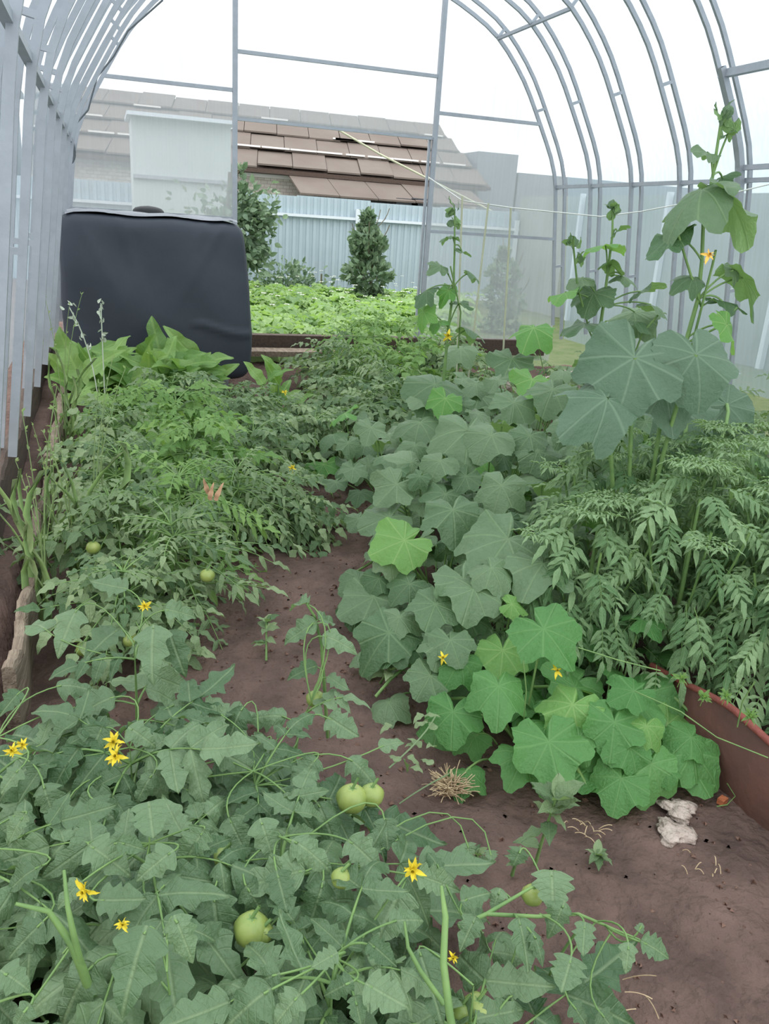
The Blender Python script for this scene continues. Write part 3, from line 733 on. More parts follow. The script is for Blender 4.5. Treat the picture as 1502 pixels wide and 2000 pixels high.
def tomato_plant(x, y, h, r, label, n=15, TT=TOM, mat='tomleaf', L=.20, leaflet=.45, group='tomato plants in the front bed', name='tomato_plant', pairs=3, cat='tomato plant', hero=(), branches=(), bare=.25, big=(), nodes=None):
    t = thing(name, label, cat, (x, y, 0), group)
    f = Acc(); s = Acc()
    top = np.array([x+U(-.04, .04), y+U(-.04, .04), h*.9]); mid = np.array([x+U(-.03, .03), y+U(-.03, .03), h*.5])
    sp = curve3((x, y, -.01), mid, top, 9); s.tube(sp, np.linspace(.007, .0008, 9)*(h/.4)**.5, 6)
    for k in range(n):
        tt = U(bare, 1.0); b0 = sp[int(tt*8)]; a = k*2.4+U(-.4, .4)
        el = U(-.05, .5) if tt < .8 else U(.3, 1.0)
        d = nrm((cos(a), sin(a), el)); Lk = U(.75, 1.15)*r*(1.15 if tt < .8 else .75)
        compound(f, s, b0, d, Lk, TT, pairs, leaflet, U(.2, .55), nrm(UP+np.array([0, -.25, 0])+rs.randn(3)*.15), stem_r=.003)
    for (q0, q1, wz) in hero:                      # leaves measured in the photo
        compound(f, s, q0, nrm(q1-q0), np.linalg.norm(q1-q0)*.8, TT, pairs, wz, .15, nrm(UP*.8-CF*.9), stem_r=.003, jit=.12)
        s.tube(curve3(sp[4], q0-nrm(q1-q0)*.4*np.linalg.norm(q0-sp[4]), q0, 9), .0025, 5)
    for (O, tip, wz, T) in big:                    # large leaflets measured in the photo
        nn = nrm(UP*U(.7, 1)-CF*U(.5, .8)+rs.randn(3)*.1); d = nrm(tip-O)
        put(f, TOM[T % len(TOM)], O, d, nn, np.linalg.norm(tip-O)*1.05, wz, rs.rand()*.7+.15)
        spx = sp[2:] if nodes is None else np.concatenate([sp[2:], nodes]); k_ = int(np.argmin(np.linalg.norm(spx-O, axis=1)))
        s.tube(curve3(spx[k_], O-d*.45*np.linalg.norm(O-spx[k_])-UP*.01, O+d*.01, 8), .0015, 5)
    f.build('foliage', M[mat], t); s.build('stems', M['stem'], t)
    return t, f, s
def pz(x, y, z): return at(x, y, z=z)
FH = [  # large front leaflets: junction and tip pixels, width factor
 (287,1807,230,1973,1.1),(183,1880,95,2000,1.2),(417,1747,430,1863,1.3),(340,1787,373,1867,1.2),(190,1758,285,1760,1.1),(83,1690,0,1730,1.1),(85,1800,8,1868,1.1),(133,1848,103,1890,1.2),(173,1650,250,1700,1.2),(85,1530,93,1588,1.5),
 (290,1565,300,1640,1.4),(230,1645,280,1655,1.2),(0,1895,55,1928,1.5),(367,1880,435,1965,1.4),(597,1700,455,1728,.9),(632,1720,608,1805,1.3),(785,1735,735,1842,1.4),(815,1710,895,1732,1.1),(508,1598,533,1674,1.2),(620,1567,663,1650,1.1),
 (447,1597,480,1668,1.1),(550,1540,600,1602,1.2),(752,1597,757,1660,1.4),(527,1810,507,1898,1.2),(547,1900,480,1925,1.2),(530,1930,420,2005,1.2),(587,1940,535,1998,1.4),(690,1915,633,1943,1.2),(713,1920,793,1968,1.3),(693,1945,705,2000,1.2),
 (817,1853,863,1980,1.0),(800,1827,787,1880,1.2),(1077,1700,1083,1775,1.7),(1103,1760,1080,1822,1.2),(1143,1800,1137,1868,1.1),(1250,1837,1313,1868,1.2),(1228,1840,1226,1895,1.1),(1247,1820,1258,1800,1.3),(1013,1793,1037,1889,1.0),(1040,1820,1065,1868,1.0),
 (1117,1867,1097,1938,1.6),(993,1900,977,1952,1.5),(1115,1960,1150,2000,1.4),(978,1735,963,1770,1.5),(913,1645,918,1672,2.0),(1017,1655,1010,1685,2.2),(958,1660,960,1682,2.0),(1000,1955,985,2000,1.5),(1170,1975,1200,2010,1.6),
 (330,1380,395,1360,1.1),(225,1360,140,1392,1.2),(130,1400,105,1462,1.3),(135,1480,75,1497,1.1),(200,1420,160,1500,1.2),(250,1420,300,1450,1.3),(475,1380,445,1428,1.3),(440,1400,400,1380,1.1),(560,1400,480,1385,1.0),(640,1400,700,1440,1.2),
 (380,1450,330,1490,1.2),(430,1470,500,1500,1.2),(300,1510,260,1560,1.2),(360,1540,420,1570,1.2),(180,1560,230,1600,1.3),(130,1590,150,1650,1.3),(50,1590,10,1640,1.2),(40,1500,0,1540,1.3),(110,1340,180,1330,1.2),(40,1350,0,1390,1.2),
 (570,1640,640,1680,1.2),(540,1700,560,1780,1.2),(400,1620,350,1690,1.3),(340,1660,270,1710,1.2),(480,1730,520,1790,1.2),(680,1640,740,1690,1.2),(680,1480,740,1520,1.2),(620,1480,570,1540,1.2),(520,1440,470,1490,1.1),(740,1460,790,1440,.9),
 (60,1960,20,2010,1.3),(160,1720,110,1770,1.1),(310,1740,350,1700,1.1),(660,1860,610,1890,1.2),(720,1840,770,1880,1.2),(900,1760,960,1740,1.2),(860,1700,840,1660,1.2),(930,1790,900,1850,1.2),(760,1800,830,1790,1.2)]
TDH = [(x, y, h*1.0, r) for x, y, h, r in TD]
bigT = {i: [] for i in range(len(TD))}
for k, (x0, y0, x1, y1, wz) in enumerate(FH):
    low = (x0 > 880 and y0 > 1880) or (x0, y0) in ((367, 1880), (913, 1645), (958, 1660))
    O = (at(x0, y0, z=.14) if low else hit(TDH, x0, y0, .27))-ray(x0, y0)*.03
    n = nrm(UP*.85-CF*.65+rs.randn(3)*.12); d1 = ray(x1, y1); tip = CAM+d1*(np.dot(O-CAM, n)/np.dot(d1, n))
    L = np.linalg.norm(tip-O); tip = O+(tip-O)*min(1, .2/L)
    i = int(np.argmin([((O[0]-b_[0])**2+(O[1]-b_[1])**2) for b_ in TD])); bigT[i].append((O, tip, wz*1.15, k))
BR9 = np.concatenate([curve3(a_, (a_+b_)/2, b_, 8) for a_, b_ in ((pz(895, 1810, .27), pz(950, 1785, .28)), (pz(950, 1785, .28), pz(1060, 1720, .28)), (pz(950, 1785, .28), pz(1130, 1785, .26)), (pz(1130, 1785, .26), pz(1250, 1835, .22)))])
for i, (x, y, h, r) in enumerate(TD):
    t, f, s = tomato_plant(x, y, h, r, 'tomato plant '+TLAB[i], n=(13, 13, 13, 11, 11, 11, 8, 8, 9, 4, 2, 2, 4)[i], nodes=BR9 if i == 9 else None, big=bigT[i], L=r)
    tom_pl.append(t)
# stems seen in front
def stem_obj(par, pts, rad, name='branch', mat='stem'):
    a = Acc(); P = np.array(pts); 
    if len(P) == 3: P = curve3(P[0], P[1]*2-(P[0]+P[2])/2, P[2], 10)
    a.tube(P, rad, 7); return a.build(name, M[mat], par)
stem_obj(tom_pl[10], [pz(185, 1960, .26), pz(160, 1890, .32), pz(138, 1840, .36), pz(95, 1780, .40), pz(30, 1765, .42)], [.006, .006, .005, .0035, .002])
stem_obj(tom_pl[10], [pz(160, 1890, .32), pz(145, 1830, .37), pz(132, 1770, .41), pz(125, 1700, .43)], [.005, .004, .003, .002])
stem_obj(tom_pl[12], [pz(892, 2060, .26), pz(878, 1980, .33), pz(866, 1880, .38), pz(870, 1790, .42), pz(862, 1730, .44)], [.0055, .005, .0045, .004, .002])
stem_obj(tom_pl[12], [pz(866, 1960, .30), pz(820, 1895, .34), pz(797, 1850, .36), pz(790, 1800, .38)], [.0035, .003, .0025, .0015])
stem_obj(tom_pl[9], [pz(895, 1810, .27), pz(950, 1785, .28), pz(1060, 1720, .28), pz(1085, 1700, .27)], [.0035, .003, .002, .001])
stem_obj(tom_pl[9], [pz(950, 1785, .28), pz(1050, 1790, .27), pz(1130, 1785, .26), pz(1200, 1815, .24), pz(1250, 1835, .22)], [.003, .0028, .0024, .002, .001])
stem_obj(tom_pl[9], [pz(1050, 1970, .02), pz(1075, 1900, .12), pz(1130, 1815, .25)], .0022)
for pl_, x, y, z, r in ((2, 687, 1560, .26, .030), (2, 726, 1553, .26, .024), (7, 492, 1815, .30, .027), (4, 438, 1675, .28, .018), (12, 932, 1972, .16, .026), (12, 903, 1975, .16, .02),
                        (8, 668, 1715, .34, .017), (2, 616, 1365, .25, .022), (9, 1040, 1748, .24, .019), (7, 515, 1822, .3, .015), (5, 600, 1590, .2, .02)):
    fruit(tom_pl[pl_], pz(x, y, z), r*.92)
for pl_, x, y, z, r in ((1, 222, 1448, .36, .020), (1, 228, 1478, .36, .020), (6, 167, 1740, .44, .017), (9, 806, 1698, .43, .018), (3, 25, 1465, .35, .016), (3, 45, 1455, .35, .013), (10, 240, 1805, .42, .010), (12, 885, 1870, .3, .01)):
    flower(tom_pl[pl_], pz(x, y, z), nrm(-CF+UP*.3+rs.randn(3)*.2), r)

# --- sparse tomato between front patch and the middle patch
t, f, s = tomato_plant(.02, 1.66, .36, .2, 'lone tomato plant with a yellow flower on bare soil, left', n=7, TT=TOML, mat='tomleaf', big=[(pz(320, 1190, .40), pz(385, 1200, .38), 1.2, 320), (pz(300, 1220, .38), pz(290, 1310, .33), 1.2, 300), (pz(330, 1230, .36), pz(355, 1310, .3), 1.2, 330), (pz(250, 1150, .40), pz(180, 1140, .4), 1.2, 250), (pz(230, 1230, .3), pz(170, 1270, .3), 1.2, 230), (pz(90, 1230, .3), pz(50, 1200, .3), 1.2, 90), (pz(150, 1190, .34), pz(110, 1260, .3), 1.2, 150)], bare=.3)
flower(t, pz(284, 1184, .42), -CF+UP*.3, .016)
t2, f, s = tomato_plant(.34, 1.42, .30, .15, 'tall thin tomato shoot rising over the bare path in the middle', n=2, TT=TOML, big=[(pz(605, 1180, .45), pz(560, 1170, .44), 1.1, 605), (pz(620, 1215, .42), pz(550, 1250, .38), 1.1, 620), (pz(630, 1240, .40), pz(700, 1265, .38), 1.1, 630), (pz(620, 1300, .32), pz(560, 1320, .3), 1.1, 620), (pz(640, 1320, .3), pz(680, 1350, .28), 1.1, 640), (pz(620, 1210, .42), pz(660, 1210, .4), 1.1, 620)])
stem_obj(t2, [pz(640, 1440, .1), pz(634, 1350, .24), pz(628, 1260, .35), pz(615, 1205, .42), pz(598, 1178, .46)], [.004, .004, .0035, .003, .002])
# weed on the path
def small_weed(label, px, py, z, n, size, mat='midleaf', TT=OVAL, stemtop=None, group=None):
    b0 = at(px, py, z=0); t = thing('weed', label, 'weed', b0, group); f = Acc(); s = Acc()
    tp = at(*stemtop, z=z) if stemtop else b0+UP*z
    P = curve3(b0, (b0+tp)/2+UP*.02, tp, 9); s.tube(P, np.linspace(.004, .002, 9), 5)
    for k in range(n):
        q = P[int(U(.3, 1)*8)] if k > 3 else P[-1]; a = k*2.4; put(f, TT[k % len(TT)], q, nrm((cos(a), sin(a), U(.0, .5) if k > 3 else .7)), UP+rs.randn(3)*.2, size*U(.7, 1.2), .9)
    f.build('foliage', M[mat], t); s.build('stem', M['stem'], t); return t
small_weed('small upright weed on the bare path near the front tomatoes', 520, 1290, .08, 11, .045, stemtop=(520, 1215))
wd = small_weed('narrow-leaved weed standing on the path at lower right', 1045, 1690, .20, 15, .055, mat='midleaf', TT=OVAL, stemtop=(1085, 1562))
small_weed('tiny grey weed lying on the path', 1175, 1690, .03, 14, .03, mat='midleaf', stemtop=(1165, 1670))
small_weed('pale-leaved weed at the edge of the cucumber patch', 740, 1340, .10, 9, .05, stemtop=(765, 1310))
small_weed('round-leaved seedling on the path beside the front tomatoes', 935, 1700, .05, 6, .03, stemtop=(930, 1670))
small_weed('small round-leaved seedling right of its neighbour on the path', 1000, 1710, .05, 5, .03, stemtop=(1010, 1685))

# --- middle-left patch
MD = [(.0, 2.16, .32, .19), (.16, 2.42, .38, .24), (.0, 2.62, .40, .21), (.20, 2.78, .42, .28), (.45, 2.98, .36, .25), (.66, 3.05, .24, .20), (.0, 3.15, .40, .22), (.28, 3.35, .44, .3),
      (.58, 3.6, .34, .28), (.02, 3.7, .40, .23), (.28, 3.95, .42, .3), (.62, 4.15, .34, .28), (.04, 4.3, .36, .25), (.32, 4.55, .38, .3), (.64, 4.75, .26, .26), (.92, 4.5, .24, .26), (1.0, 4.05, .26, .22)]
for i, (x, y, h, r) in enumerate(MD):
    if i > 0:
        where = 'beside the board' if x < .1 else ('along the path' if x > .4 else 'mid bed')
    else: where = 'nearest the lone tomato'
    feather = i in (1, 3, 4)
    depth = ['at the near end', 'a third of the way back', 'past the middle', 'far end by the tank'][min(3, int((y-2.0)/.75))]
    t, f, s = tomato_plant(x, y, h, r, '%s grey-green tomato plant of the left bed, %s' % (['bushy', 'feathery', 'dense', 'tufted', 'sprawling', 'low', 'round', 'tall'][i % 8], (where+', '+depth.replace('a third of the way back', 'toward the front')) if i else 'nearest the lone tomato'),
                          n=64, TT=LANCE if feather else TOML, mat='bright' if i in (3, 7, 10, 12) else 'midleaf', leaflet=.20 if feather else .22, group='tomato plants in the left bed', pairs=4, bare=.15)
    if i in (0, 2, 1):
        for _ in range(2): fruit(t, np.array([x+U(-.15, .15), y-r*.75, h*U(.35, .6)]), .022)
    if i == 15 or i == 5: flower(t, np.array([x, y, h+.03]), UP-CF, .02)
# pointed pinkish dead leaf in that patch
dl = Acc(); q = at(420, 975, z=.42)
for k in range(3): put(dl, LONG[k % 3], q+rs.randn(3)*.01, nrm((U(-.4, .4), -.2, 1)), -CF, (.05), .8, .5)
tag(dl.build('withered_leaf', simple('pinkish_dead_leaf', rgb(196, 156, 122), .8, noise=.3)), 'pinkish withered leaf curled on top of the left bed', 'leaf')

# --- broad-leaved plant in front of the tank
def broad_plant(label, domes_c, n, size, mat, name='sorrel_plant', cat='leafy plant', spread=.4, el=(.3, 1.2)):
    x, y = domes_c; t = thing(name, label, cat, (x, y, 0)); f = Acc(); s = Acc()
    for k in range(n):
        a = k*2.4; b0 = np.array([x+U(-spread, spread), y+U(-.12, .12), U(.12, .34)]); d = nrm((cos(a)*.9, sin(a)*.6-.25, U(*el)))
        s.tube(curve3((x+(b0[0]-x)*.5, y, 0), b0-UP*.1, b0), .006, 5)
        put(f, LONG[k % 3], b0, d, nrm(UP*.5-CF*.8+rs.randn(3)*.3), size*U(.7, 1.15), 1.2)
    f.build('foliage', M[mat], t); s.build('stems', M['stem'], t); return t
broad_plant('bright green broad-leaved plant against the black tank', (.16, 4.95), 85, .27, 'bright', spread=.36)
broad_plant('small upright broad-leaved plant beside the path near the tank', (.92, 4.75), 10, .16, 'bright', spread=.12, el=(.8, 1.6))
# --- wispy bush patch to the right of the door
WD = [(1.28, 4.85, .32, .26), (1.55, 5.3, .46, .3), (1.5, 5.85, .44, .26), (1.78, 5.7, .60, .34), (1.98, 5.2, .56, .34), (1.62, 4.75, .42, .32), (2.1, 6.1, .60, .34), (1.72, 6.1, .52, .26), (2.45, 5.7, .5, .34), (2.35, 5.0, .44, .34), (1.42, 4.45, .36, .26)]
for i, (x, y, h, r) in enumerate(WD):
    tomato_plant(x, y, h, r, 'wispy light-green tomato bush right of the doorway, %s' % ['nearest the path', 'second from the path', 'next to the door sill', 'tallest, in the middle', 'behind the climbing vine', 'touching the cucumbers', 'by the right door post', 'against the sill', 'at the right end by the gable', 'at the right front', 'low, in front of the others'][i],
                 n=48, TT=LANCE if i % 2 else OVAL, mat='bright' if i in (3, 6, 7, 4) else 'midleaf', leaflet=.22, group='wispy bushes by the doorway', pairs=4, bare=.1)

# --- cucumbers
CD = [(.92, 1.53, .22, .24), (1.13, 1.50, .26, .24), (1.24, 1.62, .30, .26), (.84, 1.84, .26, .25), (1.05, 1.92, .38, .32), (1.0, 2.3, .38, .31), (1.32, 2.3, .50, .36), (1.14, 2.8, .42, .31), (1.42, 2.85, .52, .38),
      (1.2, 3.35, .40, .30), (1.75, 2.6, .60, .38), (1.8, 3.2, .58, .42), (1.52, 3.6, .50, .36), (1.15, 3.8, .36, .26), (2.1, 3.8, .58, .42), (2.2, 3.1, .62, .42), (2.65, 3.5, .6, .42), (2.6, 4.2, .55, .42), (1.85, 4.3, .50, .34), (3.1, 3.9, .55, .42), (2.9, 3.0, .6, .4), (2.4, 2.4, .6, .4)]
CL = ['with bright leaves at the near corner beside the path', 'with large leaves hanging over the soil beside the rusty sheet', 'against the rusty sheet', 'at the left edge where the path narrows',
      'in the front middle of the cucumber patch', 'along the path, left middle', 'left of the marigolds', 'along the path beyond the narrow part', 'in the centre of the patch', 'at the far left edge of the patch',
      'behind the marigolds', 'centre right, with grey-green leaves', 'in the back left', 'at the far corner by the path', 'at the back below the tall vines', 'behind the marigolds, second in', 'right side below the tallest vine',
      'at the back right', 'back left beside the bushes', 'by the right wall, far', 'by the right wall, middle', 'by the right wall behind the marigolds']
C_leaf = [(Acc(), Acc(), Acc()) for _ in CD]
def near(domes, p): return int(np.argmin([((p[0]-b[0])**2+(p[1]-b[1])**2)/(b[3]**2) for b in domes]))
def cuc_leaf(i, O, d, n, L, bright=False, T=None, rnd=None):
    f, fb, s = C_leaf[i]; bx, by, h, r = CD[i]
    put(fb if bright else f, PALM[rs.randint(len(PALM))] if T is None else PALM[T], O, d, n, L*.62, U(.92, 1.12), rnd)
    root = np.array([bx+(O[0]-bx)*.5, by+(O[1]-by)*.5, O[2]*.35]); s.tube(curve3(root, (root+O)/2+UP*.03, O-nrm(n)*.002, 6), .0028, 5)
    return O
heroes = [  # junction x,y  tip x,y  length factor, bright
 (1156,1160,1228,1222,1,0),(1062,1228,1122,1296,1,0),(982,1270,976,1330,1,1),(974,1340,976,1412,1,.6),(1119,1376,1075,1442,1,.8),(1238,1350,1188,1368,1,.5),(1262,1418,1246,1462,1,.8),(1272,1492,1262,1574,1,.5),
 (1214,1520,1200,1588,1,.5),(1352,1470,1418,1530,1,.2),(1072,1448,1100,1545,1,.2),(1200,1410,1195,1485,1,.2),(1350,1440,1312,1470,1,.3),(1440,1422,1475,1455,1,.4),(1000,1180,1035,1192,1,1),(925,1150,905,1205,1,0),
 (880,1250,900,1295,1,0),(885,1390,880,1455,1,0),(980,948,960,1004,1,0),(992,1052,938,1120,1,0),(1095,1040,1085,1092,1,0),(1042,640,1012,682,1,1),(1000,700,975,755,1,0),(1004,785,1000,828,1,0),
 (930,750,905,770,1,0),(937,770,920,822,1,0),(1035,850,1005,882,1,0),(960,850,935,887,1,0),(1050,880,1075,918,1,.3),(1320,935,1270,950,1,0),(1400,810,1460,850,1,0),(756,790,738,818,1,0),(725,835,716,866,1,0),
 (820,825,805,860,1,0),(915,840,912,912,1,0),(810,870,798,893,1,0),(775,945,735,982,1,0),(885,995,892,1058,1,.2),(870,965,850,1000,1,0),(760,1010,700,1032,1,0),(790,1055,722,1078,1,1),(760,1085,770,1125,1,.6),
 (730,1165,660,1197,1,.7),(800,1140,762,1172,1,.2),(905,1130,932,1192,1,0),(780,1205,768,1245,1,0),(680,865,682,892,1,0),(690,915,685,940,1,0),(870,778,862,812,1,1),(850,1180,830,1230,1,0),(760,1235,700,1300,1,0),
 (860,1255,850,1300,1,.2),(900,1290,870,1330,1,.1),(840,1320,815,1360,1,0),(1130,1440,1150,1490,1,0),(1230,1460,1180,1480,1,0),(1060,1100,1030,1140,1,0),(1110,1110,1090,1150,1,0),(960,1110,990,1150,1,0),
 (850,750,830,790,1,0),(900,680,870,700,1,0),(1080,760,1060,800,1,.6),(1040,740,1030,770,1,1),(1110,830,1090,860,1,0),(1150,850,1120,890,1,0),(860,900,840,930,1,0),(820,930,800,950,1,0),(910,930,890,960,1,0),
 (740,1130,720,1160,1,.3),(700,1190,690,1230,1,0),(640,1230,700,1262,1,0),(1300,1500,1320,1560,.6,.2)]
for kh, (x0, y0, x1, y1, lf, br) in enumerate(heroes):
    O = hit(CD, x0, y0, .2)-(ray(x0, y0)*.16 if kh < 2 else 0); n = nrm(UP*U(.75, 1.05)-CF*U(.5, .8)+rs.randn(3)*.12)
    O = O-ray(x0, y0)*.03
    d1 = ray(x1, y1); tq = np.dot(O-CAM, n)/np.dot(d1, n); P1 = CAM+d1*tq
    L = np.linalg.norm(P1-O)*lf*1.05
    L = min(L, .19)
    cuc_leaf(near(CD, O), O, P1-O, n, L/.62, bright=br > .75, rnd=(.1+.5*rs.rand()) if br < .45 else rs.rand())
for i, (bx, by, h, r) in enumerate(CD):
    n_l = int(25*(r/.33)**2)
    for k in range(n_l):
        a = k*2.4; q = sqrt((k+.5)/n_l)*.98; z = h*(1-.75*q*q)*U(.45, 1.02)-.02; O = np.array([bx+r*q*cos(a), by+r*q*sin(a), max(z, .04)])
        if O[0] > 1.30 and O[1] < 1.62: continue
        n = nrm(UP+np.array([cos(a), sin(a), 0])*q*.7-CF*.35+rs.randn(3)*.22); d = nrm(np.array([cos(a), sin(a)-.35, -.3])+rs.randn(3)*.3)
        cuc_leaf(i, O, d, n, U(.10, .17) if by < 3.5 else U(.13, .18), bright=rs.rand() < .06, rnd=rs.rand()*.8)
cuc_objs = []
for i, (bx, by, h, r) in enumerate(CD):
    t = thing('cucumber_plant', 'cucumber plant '+CL[i], 'cucumber plant', (bx, by, 0), 'cucumber plants in the right bed')
    f, fb, s = C_leaf[i]
    for k in range(3):
        a = U(0, 2*pi); s.tube(curve3((bx, by, 0), (bx+.1*cos(a), by+.1*sin(a), h*.7), (bx+r*cos(a), by+r*sin(a), .05)), .0045, 5)
    f.build('foliage', M['cucgreen' if i in (0, 1, 2) else 'cucleaf'], t)
    if fb.V: fb.build('young_foliage', M['cucbright'], t, label='bright yellow-green young leaves')
    s.build('vines', M['stem'], t); cuc_objs.append(t)
for i, x, y, z in ((1, 1088, 1310, .24), (3, 865, 1285, .2), (7, 755, 898, .25)):
    flower(cuc_objs[i], at(x, y, z=z), -CF+UP*.4, .018, petals=5)
# yellow-green flower heads and tendrils near the rusty sheet
tn = cuc_objs[2]
for (x, y, z) in ((1330, 1325, .30), (1418, 1360, .26), (1375, 1362, .28), (1465, 1400, .26)):
    p = at(x, y, z=z); flower(tn, p, UP*.7-CF*.5, .020, petals=12, name='flower_head', mat='bright')
tn_ = Acc()
for pts in ([(1240, 1350, .25), (1330, 1390, .27), (1400, 1440, .22), (1500, 1480, .2)], [(1022, 1290, .32), (1028, 1350, .25), (1022, 1420, .12)], [(1130, 1265, .35), (1210, 1290, .36), (1290, 1310, .34)], [(1420, 1530, .05), (1436, 1555, .02), (1420, 1572, .01), (1400, 1575, .01)], [(1440, 1420, .26), (1450, 1370, .34), (1475, 1330, .4)]):
    tn_ = Acc(); tn_.tube(np.array([at(x, y, z=z) for x, y, z in pts]), .0015, 5); tn_.build('tendril', M['stem'], tn)


# --- two huge leaves and the tall climbing vines
def vine(label, Y, stem, leaves, flowers=(), extra=(), group='tall climbing cucumber vines', buds=()):
    b0 = at(*stem[0], Y=Y); t = thing('climbing_vine', label, 'vine', (b0[0], b0[1], 0), group)
    s = Acc(); P = [np.array([b0[0], b0[1]+.05, 0.0]), np.array([b0[0], b0[1], b0[2]*.5])]+[at(x, y, Y=Y) for x, y in stem]
    s.tube(np.array(P), np.linspace(.009, .0035, len(P)), 6)
    for e_ in extra: s.tube(np.array([at(x, y, Y=Y-.02*k) for k, (x, y) in enumerate(e_)]), .004, 5)
    f = Acc(); fb = Acc(); SP_ = np.array(P)
    for (x0, y0, x1, y1, wz, dy, br) in leaves:
        O = at(x0, y0, Y=Y+dy); tip = at(x1, y1, Y=Y+dy-.05); O = O+(tip-O)*.2; L = np.linalg.norm(tip-O)*(1.1 if Y > 2.5 else .95); wz *= 1.0 if Y > 2.5 else .8
        n = nrm(np.cross(tip-O, np.cross(UP*.9-CF*.12+rs.randn(3)*.25, tip-O)))
        put(fb if br else f, PALM[rs.randint(len(PALM))], O, tip-O, n, L, wz, rs.rand()*.6)
        O = O-(tip-O)*.0; a = SP_[2:][np.argmin(np.abs(SP_[2:, 2]-(O[2]-.05)))]; s.tube(curve3(a, (a+O)/2+UP*.03, O, 7), .0032, 5)
    for (x, y, n_b) in buds:
        c = at(x, y, Y=Y)
        for k in range(n_b): put(f, OVAL[k % 3], c+rs.randn(3)*.012, nrm(rs.randn(3)*.6+UP), rs.randn(3), .045, 1.3, .3)
    f.build('foliage', M['cucleaf'], t)
    if fb.V: fb.build('young_foliage', M['cucbright'], t, label='bright yellow-green young leaves')
    s.build('stem', M['stem'], t)
    for (x, y, r, m) in flowers: flower(t, at(x, y, Y=Y-.14), -CF, r, m, 6)
    return t
vine('tallest climbing vine with a pale orange flower, reaching up the right side', 2.25,
     [(1330, 690), (1342, 660), (1363, 585), (1371, 510), (1374, 426), (1392, 345), (1407, 246), (1410, 222)],
     [(1392, 357, 1283, 424, .9, 0, 0), (1408, 366, 1488, 474, .8, -.02, 0), (1330, 452, 1256, 497, .6, 0, 0), (1360, 540, 1322, 548, .9, 0, 0), (1388, 300, 1354, 288, .7, 0, 0), (1412, 620, 1452, 690, 1.0, -.1, 1), (1438, 525, 1502, 612, .7, 0, 0),
      (1402, 352, 1446, 330, .8, .1, 0), (1395, 585, 1470, 600, .45, 0, 0), (1430, 520, 1440, 560, .8, 0, 0), (1420, 265, 1434, 248, .8, 0, 0)],
     [(1384, 498, .026, 'flowero')], [[(1350, 680), (1378, 570), (1392, 516), (1398, 489)], [(1340, 670), (1400, 640), (1440, 600)], [(1370, 600), (1350, 540), (1325, 460)]], buds=[(1409, 232, 8), (1418, 262, 4)])
vine('climbing vine in the middle of the bed, below the string', 2.9,
     [(1165, 690), (1178, 600), (1186, 540), (1196, 460), (1197, 411)],
     [(1190, 480, 1152, 476, .9, 0, 1), (1206, 537, 1250, 546, .7, 0, 0), (1165, 562, 1140, 610, 1.1, 0, 0), (1110, 568, 1080, 582, .9, 0, 1), (1240, 575, 1292, 545, .5, 0, 0), (1262, 592, 1308, 606, .6, 0, 0), (1200, 520, 1175, 500, .6, 0, 0), (1200, 455, 1225, 435, .5, 0, 0),
      (1230, 625, 1275, 635, .8, 0, 0), (1215, 640, 1180, 660, .9, 0, 1), (1150, 630, 1105, 640, .9, 0, 0), (1250, 600, 1195, 645, 1.1, .1, 0), (1140, 540, 1118, 560, .8, 0, 0)], (), [[(1150, 640), (1128, 560), (1120, 480), (1120, 462)], [(1240, 690), (1255, 650), (1290, 610)]], buds=[(1197, 413, 7), (1121, 475, 6), (1128, 520, 4)])
vine('climbing vine with a yellow flower at its foot, nearest the door', 3.7,
     [(872, 680), (876, 640), (886, 560), (888, 480), (888, 412)],
     [(898, 490, 920, 498, .9, 0, 0), (865, 518, 842, 524, .9, 0, 0), (915, 530, 940, 545, .6, 0, 0), (840, 562, 808, 586, .7, 0, 0), (830, 600, 818, 642, .8, 0, 1), (890, 590, 925, 598, .8, 0, 0), (885, 462, 858, 462, .4, 0, 0), (860, 625, 845, 640, .9, 0, 1), (905, 640, 950, 655, .8, 0, 0), (880, 560, 862, 590, .7, 0, 1)],
     [(875, 656, .032, 'flower')], [[(895, 680), (900, 610), (880, 520)]], buds=[(888, 418, 7), (889, 440, 5)])
# huge leaves
bl = thing('squash_plant', 'plant with huge dusty blue-green leaves standing above the marigolds', 'plant', (1.5, 1.95, 0)); f = Acc(); s = Acc()
for (x0, y0, x1, y1, Y, wz, T) in ((1240, 698, 1212, 812, 1.95, 1.0, 1), (1185, 778, 1112, 822, 1.9, .75, 2), (1360, 692, 1385, 792, 1.9, 1.0, 4), (1300, 755, 1318, 858, 2.0, .9, 3), (1420, 790, 1480, 845, 2.2, .9, 1), (1335, 800, 1290, 880, 2.15, .8, 0)):
    O = at(x0, y0, Y=Y); tip = at(x1, y1, Y=Y-.09); n = nrm(-CF*.9+UP*.55); put(f, PALM[T], O, tip-O, n, np.linalg.norm(tip-O)*1.0, wz*1.05, .05)
    s.tube(curve3((1.5, 1.95, .0), (1.5+(O[0]-1.5)*.7, 1.98, .7), O, 9), .006, 6)
M['huge'] = leafmat('dusty_squash_leaf', rgb(84, 110, 86), rgb(106, 130, 104), rgb(146, 168, 140), 'palm', .2, .5, veinamt=.3)
f.build('foliage', M['huge'], bl); s.build('stems', M['stem'], bl)

